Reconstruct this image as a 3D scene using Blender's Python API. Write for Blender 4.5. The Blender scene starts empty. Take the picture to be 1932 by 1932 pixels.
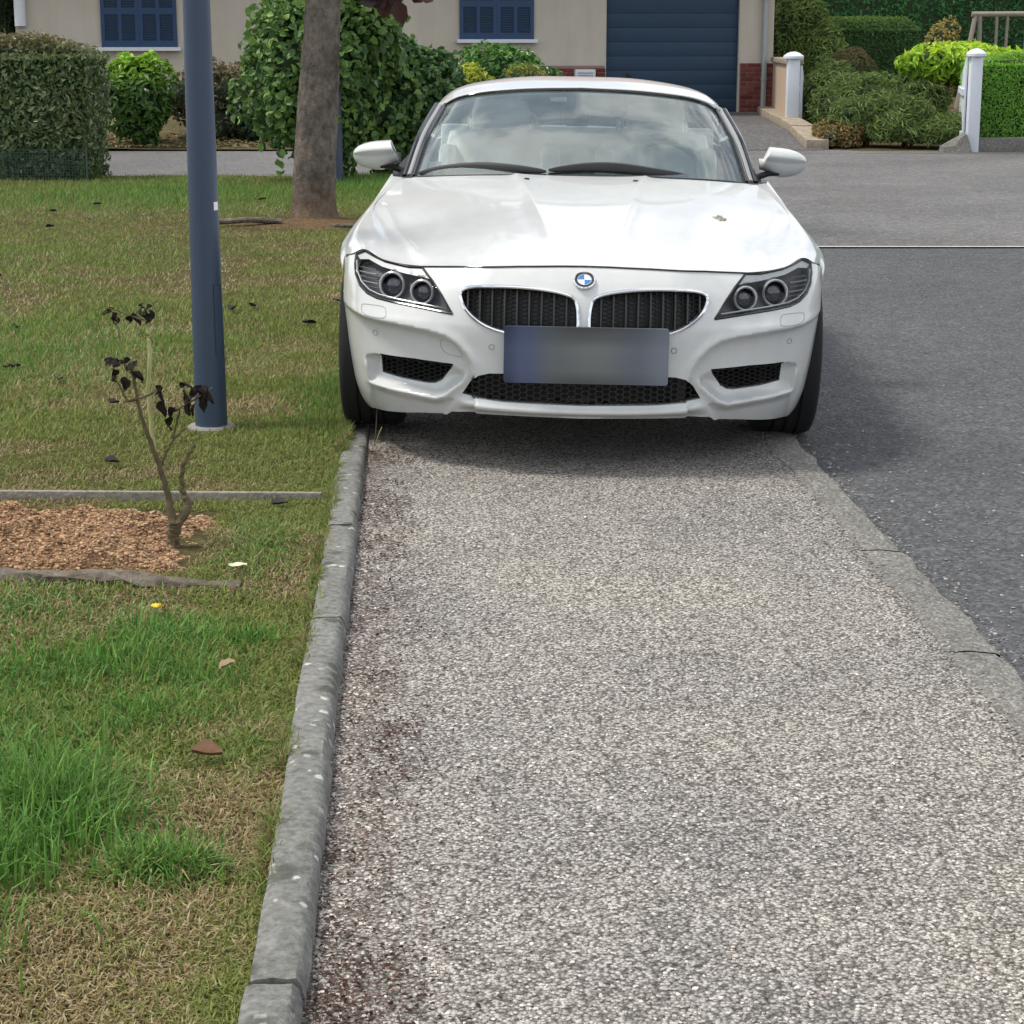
import bpy, bmesh, math, random
import numpy as np
from mathutils import Vector, Matrix
from mathutils.geometry import delaunay_2d_cdt

rng = np.random.default_rng(7)
random.seed(7)
scene = bpy.context.scene
COL = scene.collection

# ------------------------------------------------------------------ camera
CAM_H, PITCH = 1.455, math.atan(901 / 3740)
cam_data = bpy.data.cameras.new('camera')
cam_data.sensor_width = 36
cam_data.lens = 3740 / 1932 * 36
cam_data.clip_start, cam_data.clip_end = 0.05, 2000
cam = bpy.data.objects.new('camera', cam_data)
cam.location = (0, 0, CAM_H)
cam.rotation_euler = (math.pi / 2 - PITCH, 0, 0)
COL.objects.link(cam)
scene.camera = cam

# ------------------------------------------------------------------ sky, sun, exposure
SUN_EL, SUN_AZ = math.radians(60), math.radians(-86)      # azimuth measured from +Y towards +X
world = bpy.data.worlds.new('World')
scene.world = world
world.use_nodes = True
wn, wl = world.node_tree.nodes, world.node_tree.links
wn.clear()
w_out = wn.new('ShaderNodeOutputWorld')
w_bg = wn.new('ShaderNodeBackground')
w_sky = wn.new('ShaderNodeTexSky')
w_sky.sky_type = 'NISHITA'
w_sky.sun_disc = False
w_sky.sun_elevation = SUN_EL
w_sky.sun_rotation = SUN_AZ
w_tc = wn.new('ShaderNodeTexCoord')
w_ns = wn.new('ShaderNodeTexNoise')
w_ns.inputs['Scale'].default_value = 5.5
w_ns.inputs['Detail'].default_value = 6
w_ns.inputs['Roughness'].default_value = 0.55
w_rp = wn.new('ShaderNodeValToRGB')
w_rp.color_ramp.elements[0].position, w_rp.color_ramp.elements[0].color = 0.39, (0.22, 0.22, 0.22, 1)
w_rp.color_ramp.elements[1].position, w_rp.color_ramp.elements[1].color = 0.57, (1, 1, 1, 1)
w_mx = wn.new('ShaderNodeMix')
w_mx.data_type = 'RGBA'
w_mx.inputs['B'].default_value = (10.4, 10.5, 10.5, 1)       # bright thin cloud
wl.new(w_tc.outputs['Generated'], w_ns.inputs['Vector'])
wl.new(w_ns.outputs['Fac'], w_rp.inputs['Fac'])
wl.new(w_rp.outputs['Color'], w_mx.inputs['Factor'])
wl.new(w_sky.outputs['Color'], w_mx.inputs['A'])
wl.new(w_mx.outputs['Result'], w_bg.inputs['Color'])
w_bg.inputs['Strength'].default_value = 0.1
wl.new(w_bg.outputs['Background'], w_out.inputs['Surface'])

sun_data = bpy.data.lights.new('sun', 'SUN')
sun_data.energy = 2.3
sun_data.angle = math.radians(12)
sun_data.color = (1.0, 0.93, 0.82)
sun = bpy.data.objects.new('sun', sun_data)
COL.objects.link(sun)
_sd = Vector((math.sin(SUN_AZ) * math.cos(SUN_EL), math.cos(SUN_AZ) * math.cos(SUN_EL), math.sin(SUN_EL)))
sun.rotation_euler = _sd.to_track_quat('Z', 'Y').to_euler()

vs = scene.view_settings
vs.view_transform, vs.look, vs.exposure, vs.gamma, vs.use_curve_mapping = 'Standard', 'None', 0.5, 1.0, False

# ------------------------------------------------------------------ helpers
def obj(name, mesh, mat=None, parent=None, smooth=True):
    o = bpy.data.objects.new(name, mesh)
    COL.objects.link(o)
    if mat is not None and not mesh.materials:
        mesh.materials.append(mat)
    if parent is not None:
        o.parent = parent
    return o

def tag(o, label=None, cat=None, group=None, kind=None):
    if label: o['label'] = label
    if cat: o['category'] = cat
    if group: o['group'] = group
    if kind: o['kind'] = kind
    return o

def empty(name, loc=(0, 0, 0), rot=(0, 0, 0), parent=None):
    o = bpy.data.objects.new(name, None)
    o.empty_display_size = 0.1
    o.location, o.rotation_euler = loc, rot
    COL.objects.link(o)
    if parent is not None: o.parent = parent
    return o

def new_mesh(verts, faces, smooth=True, name='m'):
    me = bpy.data.meshes.new(name)
    me.from_pydata([tuple(map(float, v)) for v in verts], [], [tuple(map(int, f)) for f in faces])
    me.polygons.foreach_set('use_smooth', [smooth] * len(me.polygons))
    me.update()
    return me

class MB:
    """collects shapes into one mesh"""
    def __init__(s): s.v, s.f = [], []
    def add(s, verts, faces):
        b = len(s.v)
        s.v += [tuple(map(float, p)) for p in verts]
        s.f += [tuple(int(i) + b for i in f) for f in faces]
        return s
    def box(s, c, d, rz=0.0, M=None):
        x, y, z = d[0] / 2, d[1] / 2, d[2] / 2
        P = [(-x, -y, -z), (x, -y, -z), (x, y, -z), (-x, y, -z), (-x, -y, z), (x, -y, z), (x, y, z), (-x, y, z)]
        R = Matrix.Rotation(rz, 3, 'Z') if M is None else M
        P = [R @ Vector(p) + Vector(c) for p in P]
        return s.add(P, [(0, 3, 2, 1), (4, 5, 6, 7), (0, 1, 5, 4), (1, 2, 6, 5), (2, 3, 7, 6), (3, 0, 4, 7)])
    def tube(s, pts, r, n=8, cap=True, sq=1.0):
        P = [Vector(p) for p in pts]
        R = r if hasattr(r, '__len__') else [r] * len(P)
        vs_, fs = [], []
        up = Vector((0.13, 0.21, 0.97))
        for i, p in enumerate(P):
            t = (P[min(i + 1, len(P) - 1)] - P[max(i - 1, 0)]).normalized()
            a = t.cross(up)
            if a.length < 1e-3: a = t.cross(Vector((1, 0, 0)))
            a.normalize(); b = t.cross(a)
            for k in range(n):
                q = 2 * math.pi * k / n
                vs_.append(p + a * (R[i] * math.cos(q)) + b * (R[i] * sq * math.sin(q)))
        for i in range(len(P) - 1):
            for k in range(n):
                fs.append((i * n + k, i * n + (k + 1) % n, (i + 1) * n + (k + 1) % n, (i + 1) * n + k))
        if cap:
            fs.append(tuple(range(n - 1, -1, -1)))
            fs.append(tuple((len(P) - 1) * n + k for k in range(n)))
        return s.add(vs_, fs)
    def ring(s, pts, r, n=8):
        """closed tube"""
        P = [Vector(p) for p in pts]; m = len(P); vs_, fs = [], []
        for i, p in enumerate(P):
            t = (P[(i + 1) % m] - P[i - 1]).normalized()
            a = t.cross(Vector((0, 1, 0))).normalized(); b = t.cross(a)
            for k in range(n):
                q = 2 * math.pi * k / n
                vs_.append(p + a * (r * math.cos(q)) + b * (r * math.sin(q)))
        for i in range(m):
            for k in range(n):
                j = (i + 1) % m
                fs.append((i * n + k, i * n + (k + 1) % n, j * n + (k + 1) % n, j * n + k))
        return s.add(vs_, fs)
    def lathe(s, prof, n=24, c=(0, 0, 0), axis='Z'):
        vs_, fs = [], []
        for (r, h) in prof:
            for k in range(n):
                q = 2 * math.pi * k / n
                a, b = r * math.cos(q), r * math.sin(q)
                vs_.append({'Z': (a, b, h), 'X': (h, a, b), 'Y': (a, h, b)}[axis])
        vs_ = [(p[0] + c[0], p[1] + c[1], p[2] + c[2]) for p in vs_]
        for i in range(len(prof) - 1):
            for k in range(n):
                fs.append((i * n + k, i * n + (k + 1) % n, (i + 1) * n + (k + 1) % n, (i + 1) * n + k))
        return s.add(vs_, fs)
    def mesh(s, smooth=True, bevel=0.0, auto=True):
        me = new_mesh(s.v, s.f, smooth)
        bm = bmesh.new(); bm.from_mesh(me)
        if bevel > 0:
            bmesh.ops.bevel(bm, geom=bm.edges[:], offset=bevel, segments=2, affect='EDGES', profile=0.6)
        bmesh.ops.recalc_face_normals(bm, faces=bm.faces[:])
        bm.to_mesh(me); bm.free()
        if smooth:
            me.polygons.foreach_set('use_smooth', [True] * len(me.polygons))
            if auto: me.set_sharp_from_angle(angle=math.radians(40))
        return me
    def build(s, name, mat, parent=None, smooth=True, bevel=0.0):
        return obj(name, s.mesh(smooth, bevel), mat, parent)

def interp(x, xs, ys):
    xs = np.array(xs, float); ys = np.array(ys, float); x = np.asarray(x, float)
    m = np.gradient(ys, xs); i = np.clip(np.searchsorted(xs, x) - 1, 0, len(xs) - 2)
    h = xs[i + 1] - xs[i]; t = np.clip((x - xs[i]) / h, 0, 1)
    return (2*t**3-3*t**2+1)*ys[i] + (t**3-2*t**2+t)*h*m[i] + (-2*t**3+3*t**2)*ys[i+1] + (t**3-t**2)*h*m[i+1]

def sst(a, b, x):
    t = np.clip((x - a) / (b - a), 0, 1); return t * t * (3 - 2 * t)

def in_poly(pts, poly):
    pts = np.asarray(pts, float); poly = np.asarray(poly, float)
    x, y = pts[:, 0], pts[:, 1]; c = np.zeros(len(pts), bool); n = len(poly)
    for i in range(n):
        x1, y1 = poly[i]; x2, y2 = poly[(i + 1) % n]
        k = ((y1 > y) != (y2 > y))
        with np.errstate(divide='ignore', invalid='ignore'):
            c ^= k & (x < (x2 - x1) * (y - y1) / (y2 - y1) + x1)
    return c

def dist_poly(pts, line):
    pts = np.asarray(pts, float); line = np.asarray(line, float); d = np.full(len(pts), 9.0)
    for a, b in zip(line[:-1], line[1:]):
        ab = b - a; t = np.clip(((pts - a) @ ab) / max(ab @ ab, 1e-12), 0, 1)
        d = np.minimum(d, np.linalg.norm(pts - a - t[:, None] * ab, axis=1))
    return d

def densify(poly, step, closed=False, smooth=0):
    P = [np.array(p, float) for p in poly]
    if smooth:                                       # rounded corners, Chaikin
        for _ in range(smooth):
            Q = []
            n = len(P)
            rngi = range(n) if closed else range(n - 1)
            if not closed: Q.append(P[0])
            for i in rngi:
                a, b = P[i], P[(i + 1) % n]
                Q += [a * .75 + b * .25, a * .25 + b * .75]
            if not closed: Q.append(P[-1])
            P = Q
    out = []
    n = len(P)
    for i in range(n if closed else n - 1):
        a, b = P[i], P[(i + 1) % n]
        k = max(1, int(np.ceil(np.linalg.norm(b - a) / step)))
        out += [a + (b - a) * j / k for j in range(k)]
    if not closed: out.append(P[-1])
    return np.array(out)

def crom(ctrl, nu, nv):
    """interpolating Catmull-Rom surface through a control grid [rows][cols][3]"""
    G = np.array(ctrl, float)
    def along(A, n):
        A0 = np.concatenate([2 * A[:1] - A[1:2], A, 2 * A[-1:] - A[-2:-1]])
        m = len(A); t = np.linspace(0, m - 1, n); i = np.minimum(t.astype(int), m - 2); f = (t - i)
        f = f.reshape((-1,) + (1,) * (A.ndim - 1))
        p0, p1, p2, p3 = A0[i], A0[i + 1], A0[i + 2], A0[i + 3]
        return .5 * (2*p1 + (p2-p0)*f + (2*p0-5*p1+4*p2-p3)*f**2 + (3*p1-p0-3*p2+p3)*f**3)
    S = along(G, nu)
    return np.swapaxes(along(np.swapaxes(S, 0, 1), nv), 0, 1)

def grid_faces(nu, nv, flip=False):
    F = []
    for i in range(nu - 1):
        for j in range(nv - 1):
            q = (i * nv + j, i * nv + j + 1, (i + 1) * nv + j + 1, (i + 1) * nv + j)
            F.append(q[::-1] if flip else q)
    return F

def surf_mesh(S, mirror=True, smooth=True, sharp=None):
    nu, nv = S.shape[:2]; V = S.reshape(-1, 3); F = grid_faces(nu, nv)
    if mirror:
        V = np.concatenate([V, V * [-1, 1, 1]]); F = F + [tuple(i + nu * nv for i in f[::-1]) for f in F]
    me = new_mesh(V, F, smooth)
    bm = bmesh.new(); bm.from_mesh(me)
    bmesh.ops.remove_doubles(bm, verts=bm.verts[:], dist=2e-4)
    bmesh.ops.recalc_face_normals(bm, faces=bm.faces[:])
    bm.to_mesh(me); bm.free()
    me.polygons.foreach_set('use_smooth', [smooth] * len(me.polygons))
    return me

def fast_mesh(V, F, cols=None, smooth=False, name='m'):
    """V (n,3), F (m,k) numpy, optional per-vertex colours"""
    me = bpy.data.meshes.new(name)
    V = np.ascontiguousarray(V, np.float32); F = np.ascontiguousarray(F, np.int32)
    m, k = F.shape
    me.vertices.add(len(V)); me.vertices.foreach_set('co', V.ravel())
    me.loops.add(m * k); me.loops.foreach_set('vertex_index', F.ravel())
    me.polygons.add(m)
    me.polygons.foreach_set('loop_start', np.arange(m, dtype=np.int32) * k)
    me.polygons.foreach_set('use_smooth', np.full(m, smooth))
    me.update(calc_edges=True)
    if cols is not None:
        ca = me.color_attributes.new('tint', 'FLOAT_COLOR', 'POINT')
        c4 = np.ones((len(V), 4), np.float32); c4[:, :3] = cols
        ca.data.foreach_set('color', c4.ravel())
    return me

def vnoise(p, scale, seed=0):
    """smooth value noise on 2-D or 3-D points"""
    p = np.asarray(p, float) * scale + seed * 17.31
    i = np.floor(p).astype(np.int64); f = p - i; f = f * f * (3 - 2 * f)
    d = p.shape[1]; out = np.zeros(len(p))
    pr = [73856093, 19349663, 83492791]
    for c in range(2 ** d):
        w = np.ones(len(p)); h = np.zeros(len(p), np.int64)
        for k in range(d):
            b = (c >> k) & 1
            w = w * (f[:, k] if b else 1 - f[:, k]); h = h ^ ((i[:, k] + b) * pr[k])
        h = (h ^ (h >> 13)) * 1274126177 & 0x7fffffff
        h = (h ^ (h >> 16)) & 0xffff
        out += w * h / 65535.0
    return out

def fbm(p, scale, seed=0, oct_=4):
    s, a, t = 0, 1, 0
    for k in range(oct_):
        s = s + a * vnoise(p, scale * 2 ** k, seed + k); t += a; a *= .5
    return s / t

# ------------------------------------------------------------------ materials
class NT:
    def __init__(s, name):
        s.m = bpy.data.materials.new(name); s.m.use_nodes = True
        s.n, s.l = s.m.node_tree.nodes, s.m.node_tree.links
        s.b = s.n['Principled BSDF']; s.out = s.n['Material Output']
    def node(s, t, **kw):
        n = s.n.new(t)
        for k, v in kw.items():
            if k in n.inputs.keys() if hasattr(n.inputs, 'keys') else False: n.inputs[k].default_value = v
            else: setattr(n, k, v)
        return n
    def link(s, a, b): s.l.new(a, b)
    def set(s, **kw):
        for k, v in kw.items(): s.b.inputs[k.replace('_', ' ')].default_value = v
    def coord(s, kind='Object'): return s.node('ShaderNodeTexCoord').outputs[kind]
    def noise(s, scale, detail=4, rough=.55, vec=None, dist=0.0):
        n = s.node('ShaderNodeTexNoise'); n.inputs['Scale'].default_value = scale
        n.inputs['Detail'].default_value = detail; n.inputs['Roughness'].default_value = rough
        n.inputs['Distortion'].default_value = dist
        s.link(vec if vec is not None else s.coord(), n.inputs['Vector']); return n
    def voro(s, scale, vec=None, feature='F1'):
        n = s.node('ShaderNodeTexVoronoi'); n.feature = feature; n.inputs['Scale'].default_value = scale
        s.link(vec if vec is not None else s.coord(), n.inputs['Vector']); return n
    def ramp(s, fac, stops, interp_='LINEAR'):
        n = s.node('ShaderNodeValToRGB'); r = n.color_ramp; r.interpolation = interp_
        while len(r.elements) < len(stops): r.elements.new(0.5)
        for e, (p, c) in zip(r.elements, stops):
            e.position = p; e.color = tuple(c) + (1,) if len(c) == 3 else c
        s.link(fac, n.inputs['Fac']); return n.outputs['Color']
    def mix(s, fac, a, b, mode='MIX'):
        n = s.node('ShaderNodeMix'); n.data_type = 'RGBA'; n.blend_type = mode
        for k, v in (('Factor', fac), ('A', a), ('B', b)):
            i = n.inputs[k]
            if hasattr(v, 'is_linked'): s.link(v, i)
            else: i.default_value = v if k == 'Factor' else (tuple(v) + (1,) if len(v) == 3 else v)
        return n.outputs['Result']
    def math(s, op, a, b=0.0, clamp=False):
        n = s.node('ShaderNodeMath'); n.operation = op; n.use_clamp = clamp
        for i, v in enumerate((a, b)):
            if hasattr(v, 'is_linked'): s.link(v, n.inputs[i])
            else: n.inputs[i].default_value = v
        return n.outputs[0]
    def bump(s, h, strength=.3, dist=.01):
        n = s.node('ShaderNodeBump'); n.inputs['Strength'].default_value = strength; n.inputs['Distance'].default_value = dist
        s.link(h, n.inputs['Height']); s.link(n.outputs['Normal'], s.b.inputs['Normal']); return n
    def color(s, sock): s.link(sock, s.b.inputs['Base Color'])

def plain(name, col, rough=.5, metal=0.0, coat=0.0, spec=.5, var=.0, vscale=8):
    t = NT(name); t.set(Base_Color=tuple(col) + (1,), Roughness=rough, Metallic=metal)
    t.b.inputs['Coat Weight'].default_value = coat; t.b.inputs['Coat Roughness'].default_value = .03
    t.b.inputs['Specular IOR Level'].default_value = spec
    if var:
        n = t.noise(vscale, 5)
        t.color(t.mix(n.outputs['Fac'], [c * (1 - var) for c in col], [min(1, c * (1 + var)) for c in col]))
    return t.m

def leaf_mat(name, rough=.5, trans=.25, spec=.35, gain=1.0):
    t = NT(name)
    a = t.node('ShaderNodeAttribute', attribute_name='tint')
    colr = t.mix(1.0, a.outputs['Color'], (gain,) * 3, 'MULTIPLY')
    t.color(colr); t.set(Roughness=rough); t.b.inputs['Specular IOR Level'].default_value = spec
    tr = t.node('ShaderNodeBsdfTranslucent'); t.link(colr, tr.inputs['Color'])
    mx = t.node('ShaderNodeMixShader'); mx.inputs['Fac'].default_value = trans
    t.link(t.b.outputs['BSDF'], mx.inputs[1]); t.link(tr.outputs['BSDF'], mx.inputs[2])
    t.link(mx.outputs['Shader'], t.out.inputs['Surface'])
    return t.m

def clear_glass(name, tint, ior=1.5, haze=0.0, haze_col=(.6, .65, .65)):
    t = NT(name); t.n.remove(t.b)
    tr = t.node('ShaderNodeBsdfTransparent'); tr.inputs['Color'].default_value = tuple(tint) + (1,)
    gl = t.node('ShaderNodeBsdfGlossy'); gl.inputs['Roughness'].default_value = .02
    fr = t.node('ShaderNodeFresnel'); fr.inputs['IOR'].default_value = ior
    mx = t.node('ShaderNodeMixShader'); t.link(fr.outputs['Fac'], mx.inputs['Fac'])
    src = tr.outputs['BSDF']
    if haze:
        df = t.node('ShaderNodeBsdfDiffuse'); df.inputs['Color'].default_value = tuple(haze_col) + (1,)
        n = t.noise(6, 4, .6)
        m2 = t.node('ShaderNodeMixShader')
        t.link(t.math('MULTIPLY', n.outputs['Fac'], haze * 2), m2.inputs['Fac'])
        t.link(src, m2.inputs[1]); t.link(df.outputs['BSDF'], m2.inputs[2]); src = m2.outputs['Shader']
    t.link(src, mx.inputs[1]); t.link(gl.outputs['BSDF'], mx.inputs[2])
    t.link(mx.outputs['Shader'], t.out.inputs['Surface'])
    return t.m
# ------------------------------------------------------------------ ground materials
def mat_pavement():
    t = NT('pavement_aggregate'); co = t.coord()
    v = t.voro(138, co); v2 = t.voro(230, co)
    big = t.noise(1.1, 3, .5, co); mid = t.noise(9, 5, .6, co)
    c = t.ramp(v.outputs['Color'], [(0.0, (.035, .034, .034)), (.22, (.16, .153, .147)), (.45, (.35, .336, .322)), (.7, (.53, .513, .495)), (1.0, (.72, .705, .685))])
    c2 = t.ramp(v2.outputs['Color'], [(0, (.09, .086, .083)), (.6, (.345, .33, .312)), (1, (.56, .54, .515))])
    c = t.mix(.25, c, c2)
    cav = t.ramp(v.outputs['Distance'], [(0, (1, 1, 1)), (.40, (1, 1, 1)), (.72, (.25, .245, .24))])
    c = t.mix(.85, c, cav, 'MULTIPLY')
    tone = t.ramp(big.outputs['Fac'], [(.35, (.84, .83, .83)), (.65, (1.10, 1.07, 1.00))])
    c = t.mix(1.0, c, tone, 'MULTIPLY')
    fine = t.ramp(mid.outputs['Fac'], [(.3, (.86, .86, .86)), (.7, (1.1, 1.1, 1.1))])
    c = t.mix(1.0, c, fine, 'MULTIPLY')
    # brown dirt and rotted leaves washed along the kerb (x = distance from the kerb in this object's frame)
    sp = t.node('ShaderNodeSeparateXYZ'); t.link(co, sp.inputs[0])
    dn = t.noise(5, 5, .65, co)
    dn2 = t.noise(38, 4, .6, co)
    edge = t.math('SUBTRACT', 1.0, t.math('MULTIPLY', sp.outputs['X'], 2.1), True)
    k = t.math('MULTIPLY', t.math('MULTIPLY', edge, dn.outputs['Fac']), dn2.outputs['Fac'])
    m = t.ramp(k, [(.17, (0, 0, 0)), (.30, (1, 1, 1))])
    c = t.mix(t.math('MULTIPLY', m, .58), c, (.085, .052, .042))
    t.color(c); t.set(Roughness=.9); t.b.inputs['Specular IOR Level'].default_value = .2
    h = t.math('ADD', t.math('MULTIPLY', v.outputs['Distance'], -1.0), t.math('MULTIPLY', v2.outputs['Distance'], -.5))
    t.bump(h, .9, .006)
    return t.m

def mat_asphalt(name, dark, light, speck, scale=110, worn=(.9, 1.12)):
    t = NT(name); co = t.coord()
    v = t.voro(scale, co); v2 = t.voro(scale * .45, co); big = t.noise(.55, 4, .6, co); mid = t.noise(7, 5, .6, co)
    c = t.ramp(v.outputs['Color'], [(0, dark), (.7, light), (.93, [q * 1.5 for q in light]), (1.0, speck)])
    s = t.ramp(v2.outputs['Color'], [(.93, (0, 0, 0)), (.97, (1, 1, 1))], 'CONSTANT')
    hole = t.ramp(v2.outputs['Distance'], [(.16, (1, 1, 1)), (.24, (0, 0, 0))])
    c = t.mix(t.math('MULTIPLY', s, hole), c, speck)
    tone = t.ramp(big.outputs['Fac'], [(.35, (worn[0],) * 3), (.65, (worn[1],) * 3)])
    c = t.mix(1, c, tone, 'MULTIPLY')
    c = t.mix(1, c, t.ramp(mid.outputs['Fac'], [(.3, (.85,) * 3), (.7, (1.12,) * 3)]), 'MULTIPLY')
    t.color(c); t.set(Roughness=.85); t.b.inputs['Specular IOR Level'].default_value = .25
    t.bump(t.math('MULTIPLY', v.outputs['Distance'], -1.0), .7, .006)
    return t.m

def mat_concrete(name, a, b, lichen=True):
    t = NT(name); co = t.coord()
    n = t.noise(7, 6, .65, co); n2 = t.noise(60, 4, .6, co)
    c = t.ramp(n.outputs['Fac'], [(.3, a), (.7, b)])
    c = t.mix(.5, c, t.ramp(n2.outputs['Fac'], [(.3, [q * .6 for q in a]), (.7, [q * 1.25 for q in b])]))
    if lichen:
        w = t.noise(3, 2, .5, co)
        vv = t.voro(34, t.mix(.02, co, n2.outputs['Color'])); sel = t.ramp(vv.outputs['Color'], [(.70, (0, 0, 0)), (.74, (1, 1, 1))])
        sp = t.ramp(vv.outputs['Distance'], [(.26, (1, 1, 1)), (.40, (0, 0, 0))])
        k = t.math('MULTIPLY', t.math('MULTIPLY', sel, sp), t.ramp(w.outputs['Fac'], [(.40, (0, 0, 0)), (.50, (1, 1, 1))]))
        c = t.mix(t.math('MULTIPLY', k, .85), c, (.50, .52, .49))
        vd = t.voro(17, co); kd = t.math('MULTIPLY', t.ramp(vd.outputs['Color'], [(.6, (0, 0, 0)), (.7, (1, 1, 1))]), t.ramp(vd.outputs['Distance'], [(.3, (1, 1, 1)), (.5, (0, 0, 0))]))
        c = t.mix(t.math('MULTIPLY', kd, .65), c, (.045, .046, .036))
    t.color(c); t.set(Roughness=.9); t.b.inputs['Specular IOR Level'].default_value = .2
    t.bump(t.math('ADD', n.outputs['Fac'], n2.outputs['Fac']), .6, .012)
    return t.m

def mat_soil(name, a, b, c3, scale=30):
    t = NT(name); co = t.coord()
    n = t.noise(scale, 6, .7, co); n2 = t.noise(2.2, 3, .5, co)
    c = t.ramp(n.outputs['Fac'], [(.3, a), (.55, b), (.75, c3)])
    c = t.mix(1, c, t.ramp(n2.outputs['Fac'], [(.35, (.8, .8, .8)), (.65, (1.15, 1.12, 1.05))]), 'MULTIPLY')
    t.color(c); t.set(Roughness=.95); t.b.inputs['Specular IOR Level'].default_value = .1
    t.bump(n.outputs['Fac'], .8, .02)
    return t.m

M_PAVE = mat_pavement()
M_ROAD = mat_asphalt('dark_asphalt', (.036, .037, .040), (.092, .095, .101), (.30, .30, .30), 85)
M_OLDROAD = mat_asphalt('worn_asphalt', (.082, .081, .082), (.138, .136, .136), (.34, .33, .33), 48, (.84, 1.14))
M_KERB = mat_concrete('kerb_concrete', (.088, .089, .083), (.235, .235, .222))
M_GUTTER = mat_asphalt('gutter_aggregate', (.085, .083, .077), (.215, .208, .193), (.36, .35, .33), 125, (.72, 1.2))
M_SOIL = mat_soil('lawn_soil', (.036, .028, .014), (.085, .075, .032), (.14, .125, .055), 34)
M_BED = mat_soil('mulch_soil', (.13, .072, .045), (.33, .19, .125), (.45, .28, .19), 42)
M_EARTH = mat_soil('garden_earth', (.05, .042, .022), (.10, .085, .045), (.17, .13, .075), 9)

# kerb line: x of the pavement's left edge at distance y;  K_SL its drift per metre
K0, K_SL = -0.185, -0.0483
def kx(y): return K0 + K_SL * y
GX = 1.282                                     # right pavement edge x at y = 0, same drift
ANG = math.atan(-K_SL)                         # rotation of everything that runs with the kerb

def sheet(name, pts, z, mat, label, cat='ground', origin=None, rot=0.0, zs=None):
    o = empty_frame = None
    ox, oy = origin if origin else (0, 0)
    c, s = math.cos(-rot), math.sin(-rot)
    V = [((x - ox) * c - (y - oy) * s, (x - ox) * s + (y - oy) * c, (zs[i] if zs else 0.0)) for i, (x, y) in enumerate(pts)]
    o = obj(name, new_mesh(V, [tuple(range(len(V)))], False), mat)
    o.location = (ox, oy, z); o.rotation_euler = (0, 0, rot)
    return tag(o, label, cat, kind='structure')

# ------------------------------------------------------------------ ground sheets
sheet('ground', [(-600, -600), (600, -600), (600, 900), (-600, 900)], -0.08, M_EARTH, 'bare earth ground reaching to the horizon around everything')
sheet('pavement', [(kx(-4) - .01, -4), (GX + K_SL * -4, -4), (GX + K_SL * 20.6, 20.6), (kx(20.6) - .01, 20.6)], 0.0, M_PAVE,
      'pale exposed aggregate pavement running away under the white car', 'pavement', (kx(0), 0), ANG)
rx = lambda y: GX + K_SL * y + .105
sheet('road', [(rx(-6), -6), (14, -6), (14, 14.12), (rx(14.12), 14.12)], -0.018, M_ROAD, 'dark speckled asphalt road at the right of the car', 'road')
sheet('road', [(-16, 20.95), (kx(20.95) + .35, 20.95), (kx(14.12) + 1.6, 14.12), (22, 14.12), (22, 26.9), (-16, 26.1)], -0.012, M_OLDROAD,
      'worn light grey asphalt road crossing behind the car', 'road')
M_LINE = plain('line_paint', (.58, .58, .56), .8, var=.25, vscale=30)
sheet('road_line', [(rx(14.1), 14.08), (14, 14.095), (14, 14.13), (rx(14.1), 14.115)], -0.005, M_LINE, 'thin pale line across the road where dark asphalt meets worn asphalt', 'road line')
sheet('threshold_strip', [(3.3, 25.55), (22, 25.45), (22, 25.52), (3.3, 25.62)], -0.0078, M_GUTTER, 'pale threshold strip in front of the garden gate', 'strip')

# lawn: undulating sheet, a few millimetres below the kerb top
def lawn_h(x, y):
    p = np.stack([x, y], 1)
    return .018 + .022 * (fbm(p, 1.6, 3) - .5) + .012 * (fbm(p, 7, 5) - .5)
LAWN_L = -15.0
def lawn_sheet():
    ys = np.concatenate([np.arange(-3, 9, .07), np.arange(9, 21.01, .2)])
    V, F = [], []; nx = 90
    for y in ys:
        r = kx(y) - .07; u = (np.linspace(0, 1, nx)) ** 2.2
        x = r + (LAWN_L - r) * u
        V.append(np.stack([x, np.full(nx, y), lawn_h(x, np.full(nx, y))], 1))
    V = np.concatenate(V)
    me = new_mesh(V, grid_faces(len(ys), nx, True), True)
    return me
tag(obj('lawn', lawn_sheet(), M_SOIL), 'patchy lawn soil between the kerb and the hedge', 'lawn', kind='structure')

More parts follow.
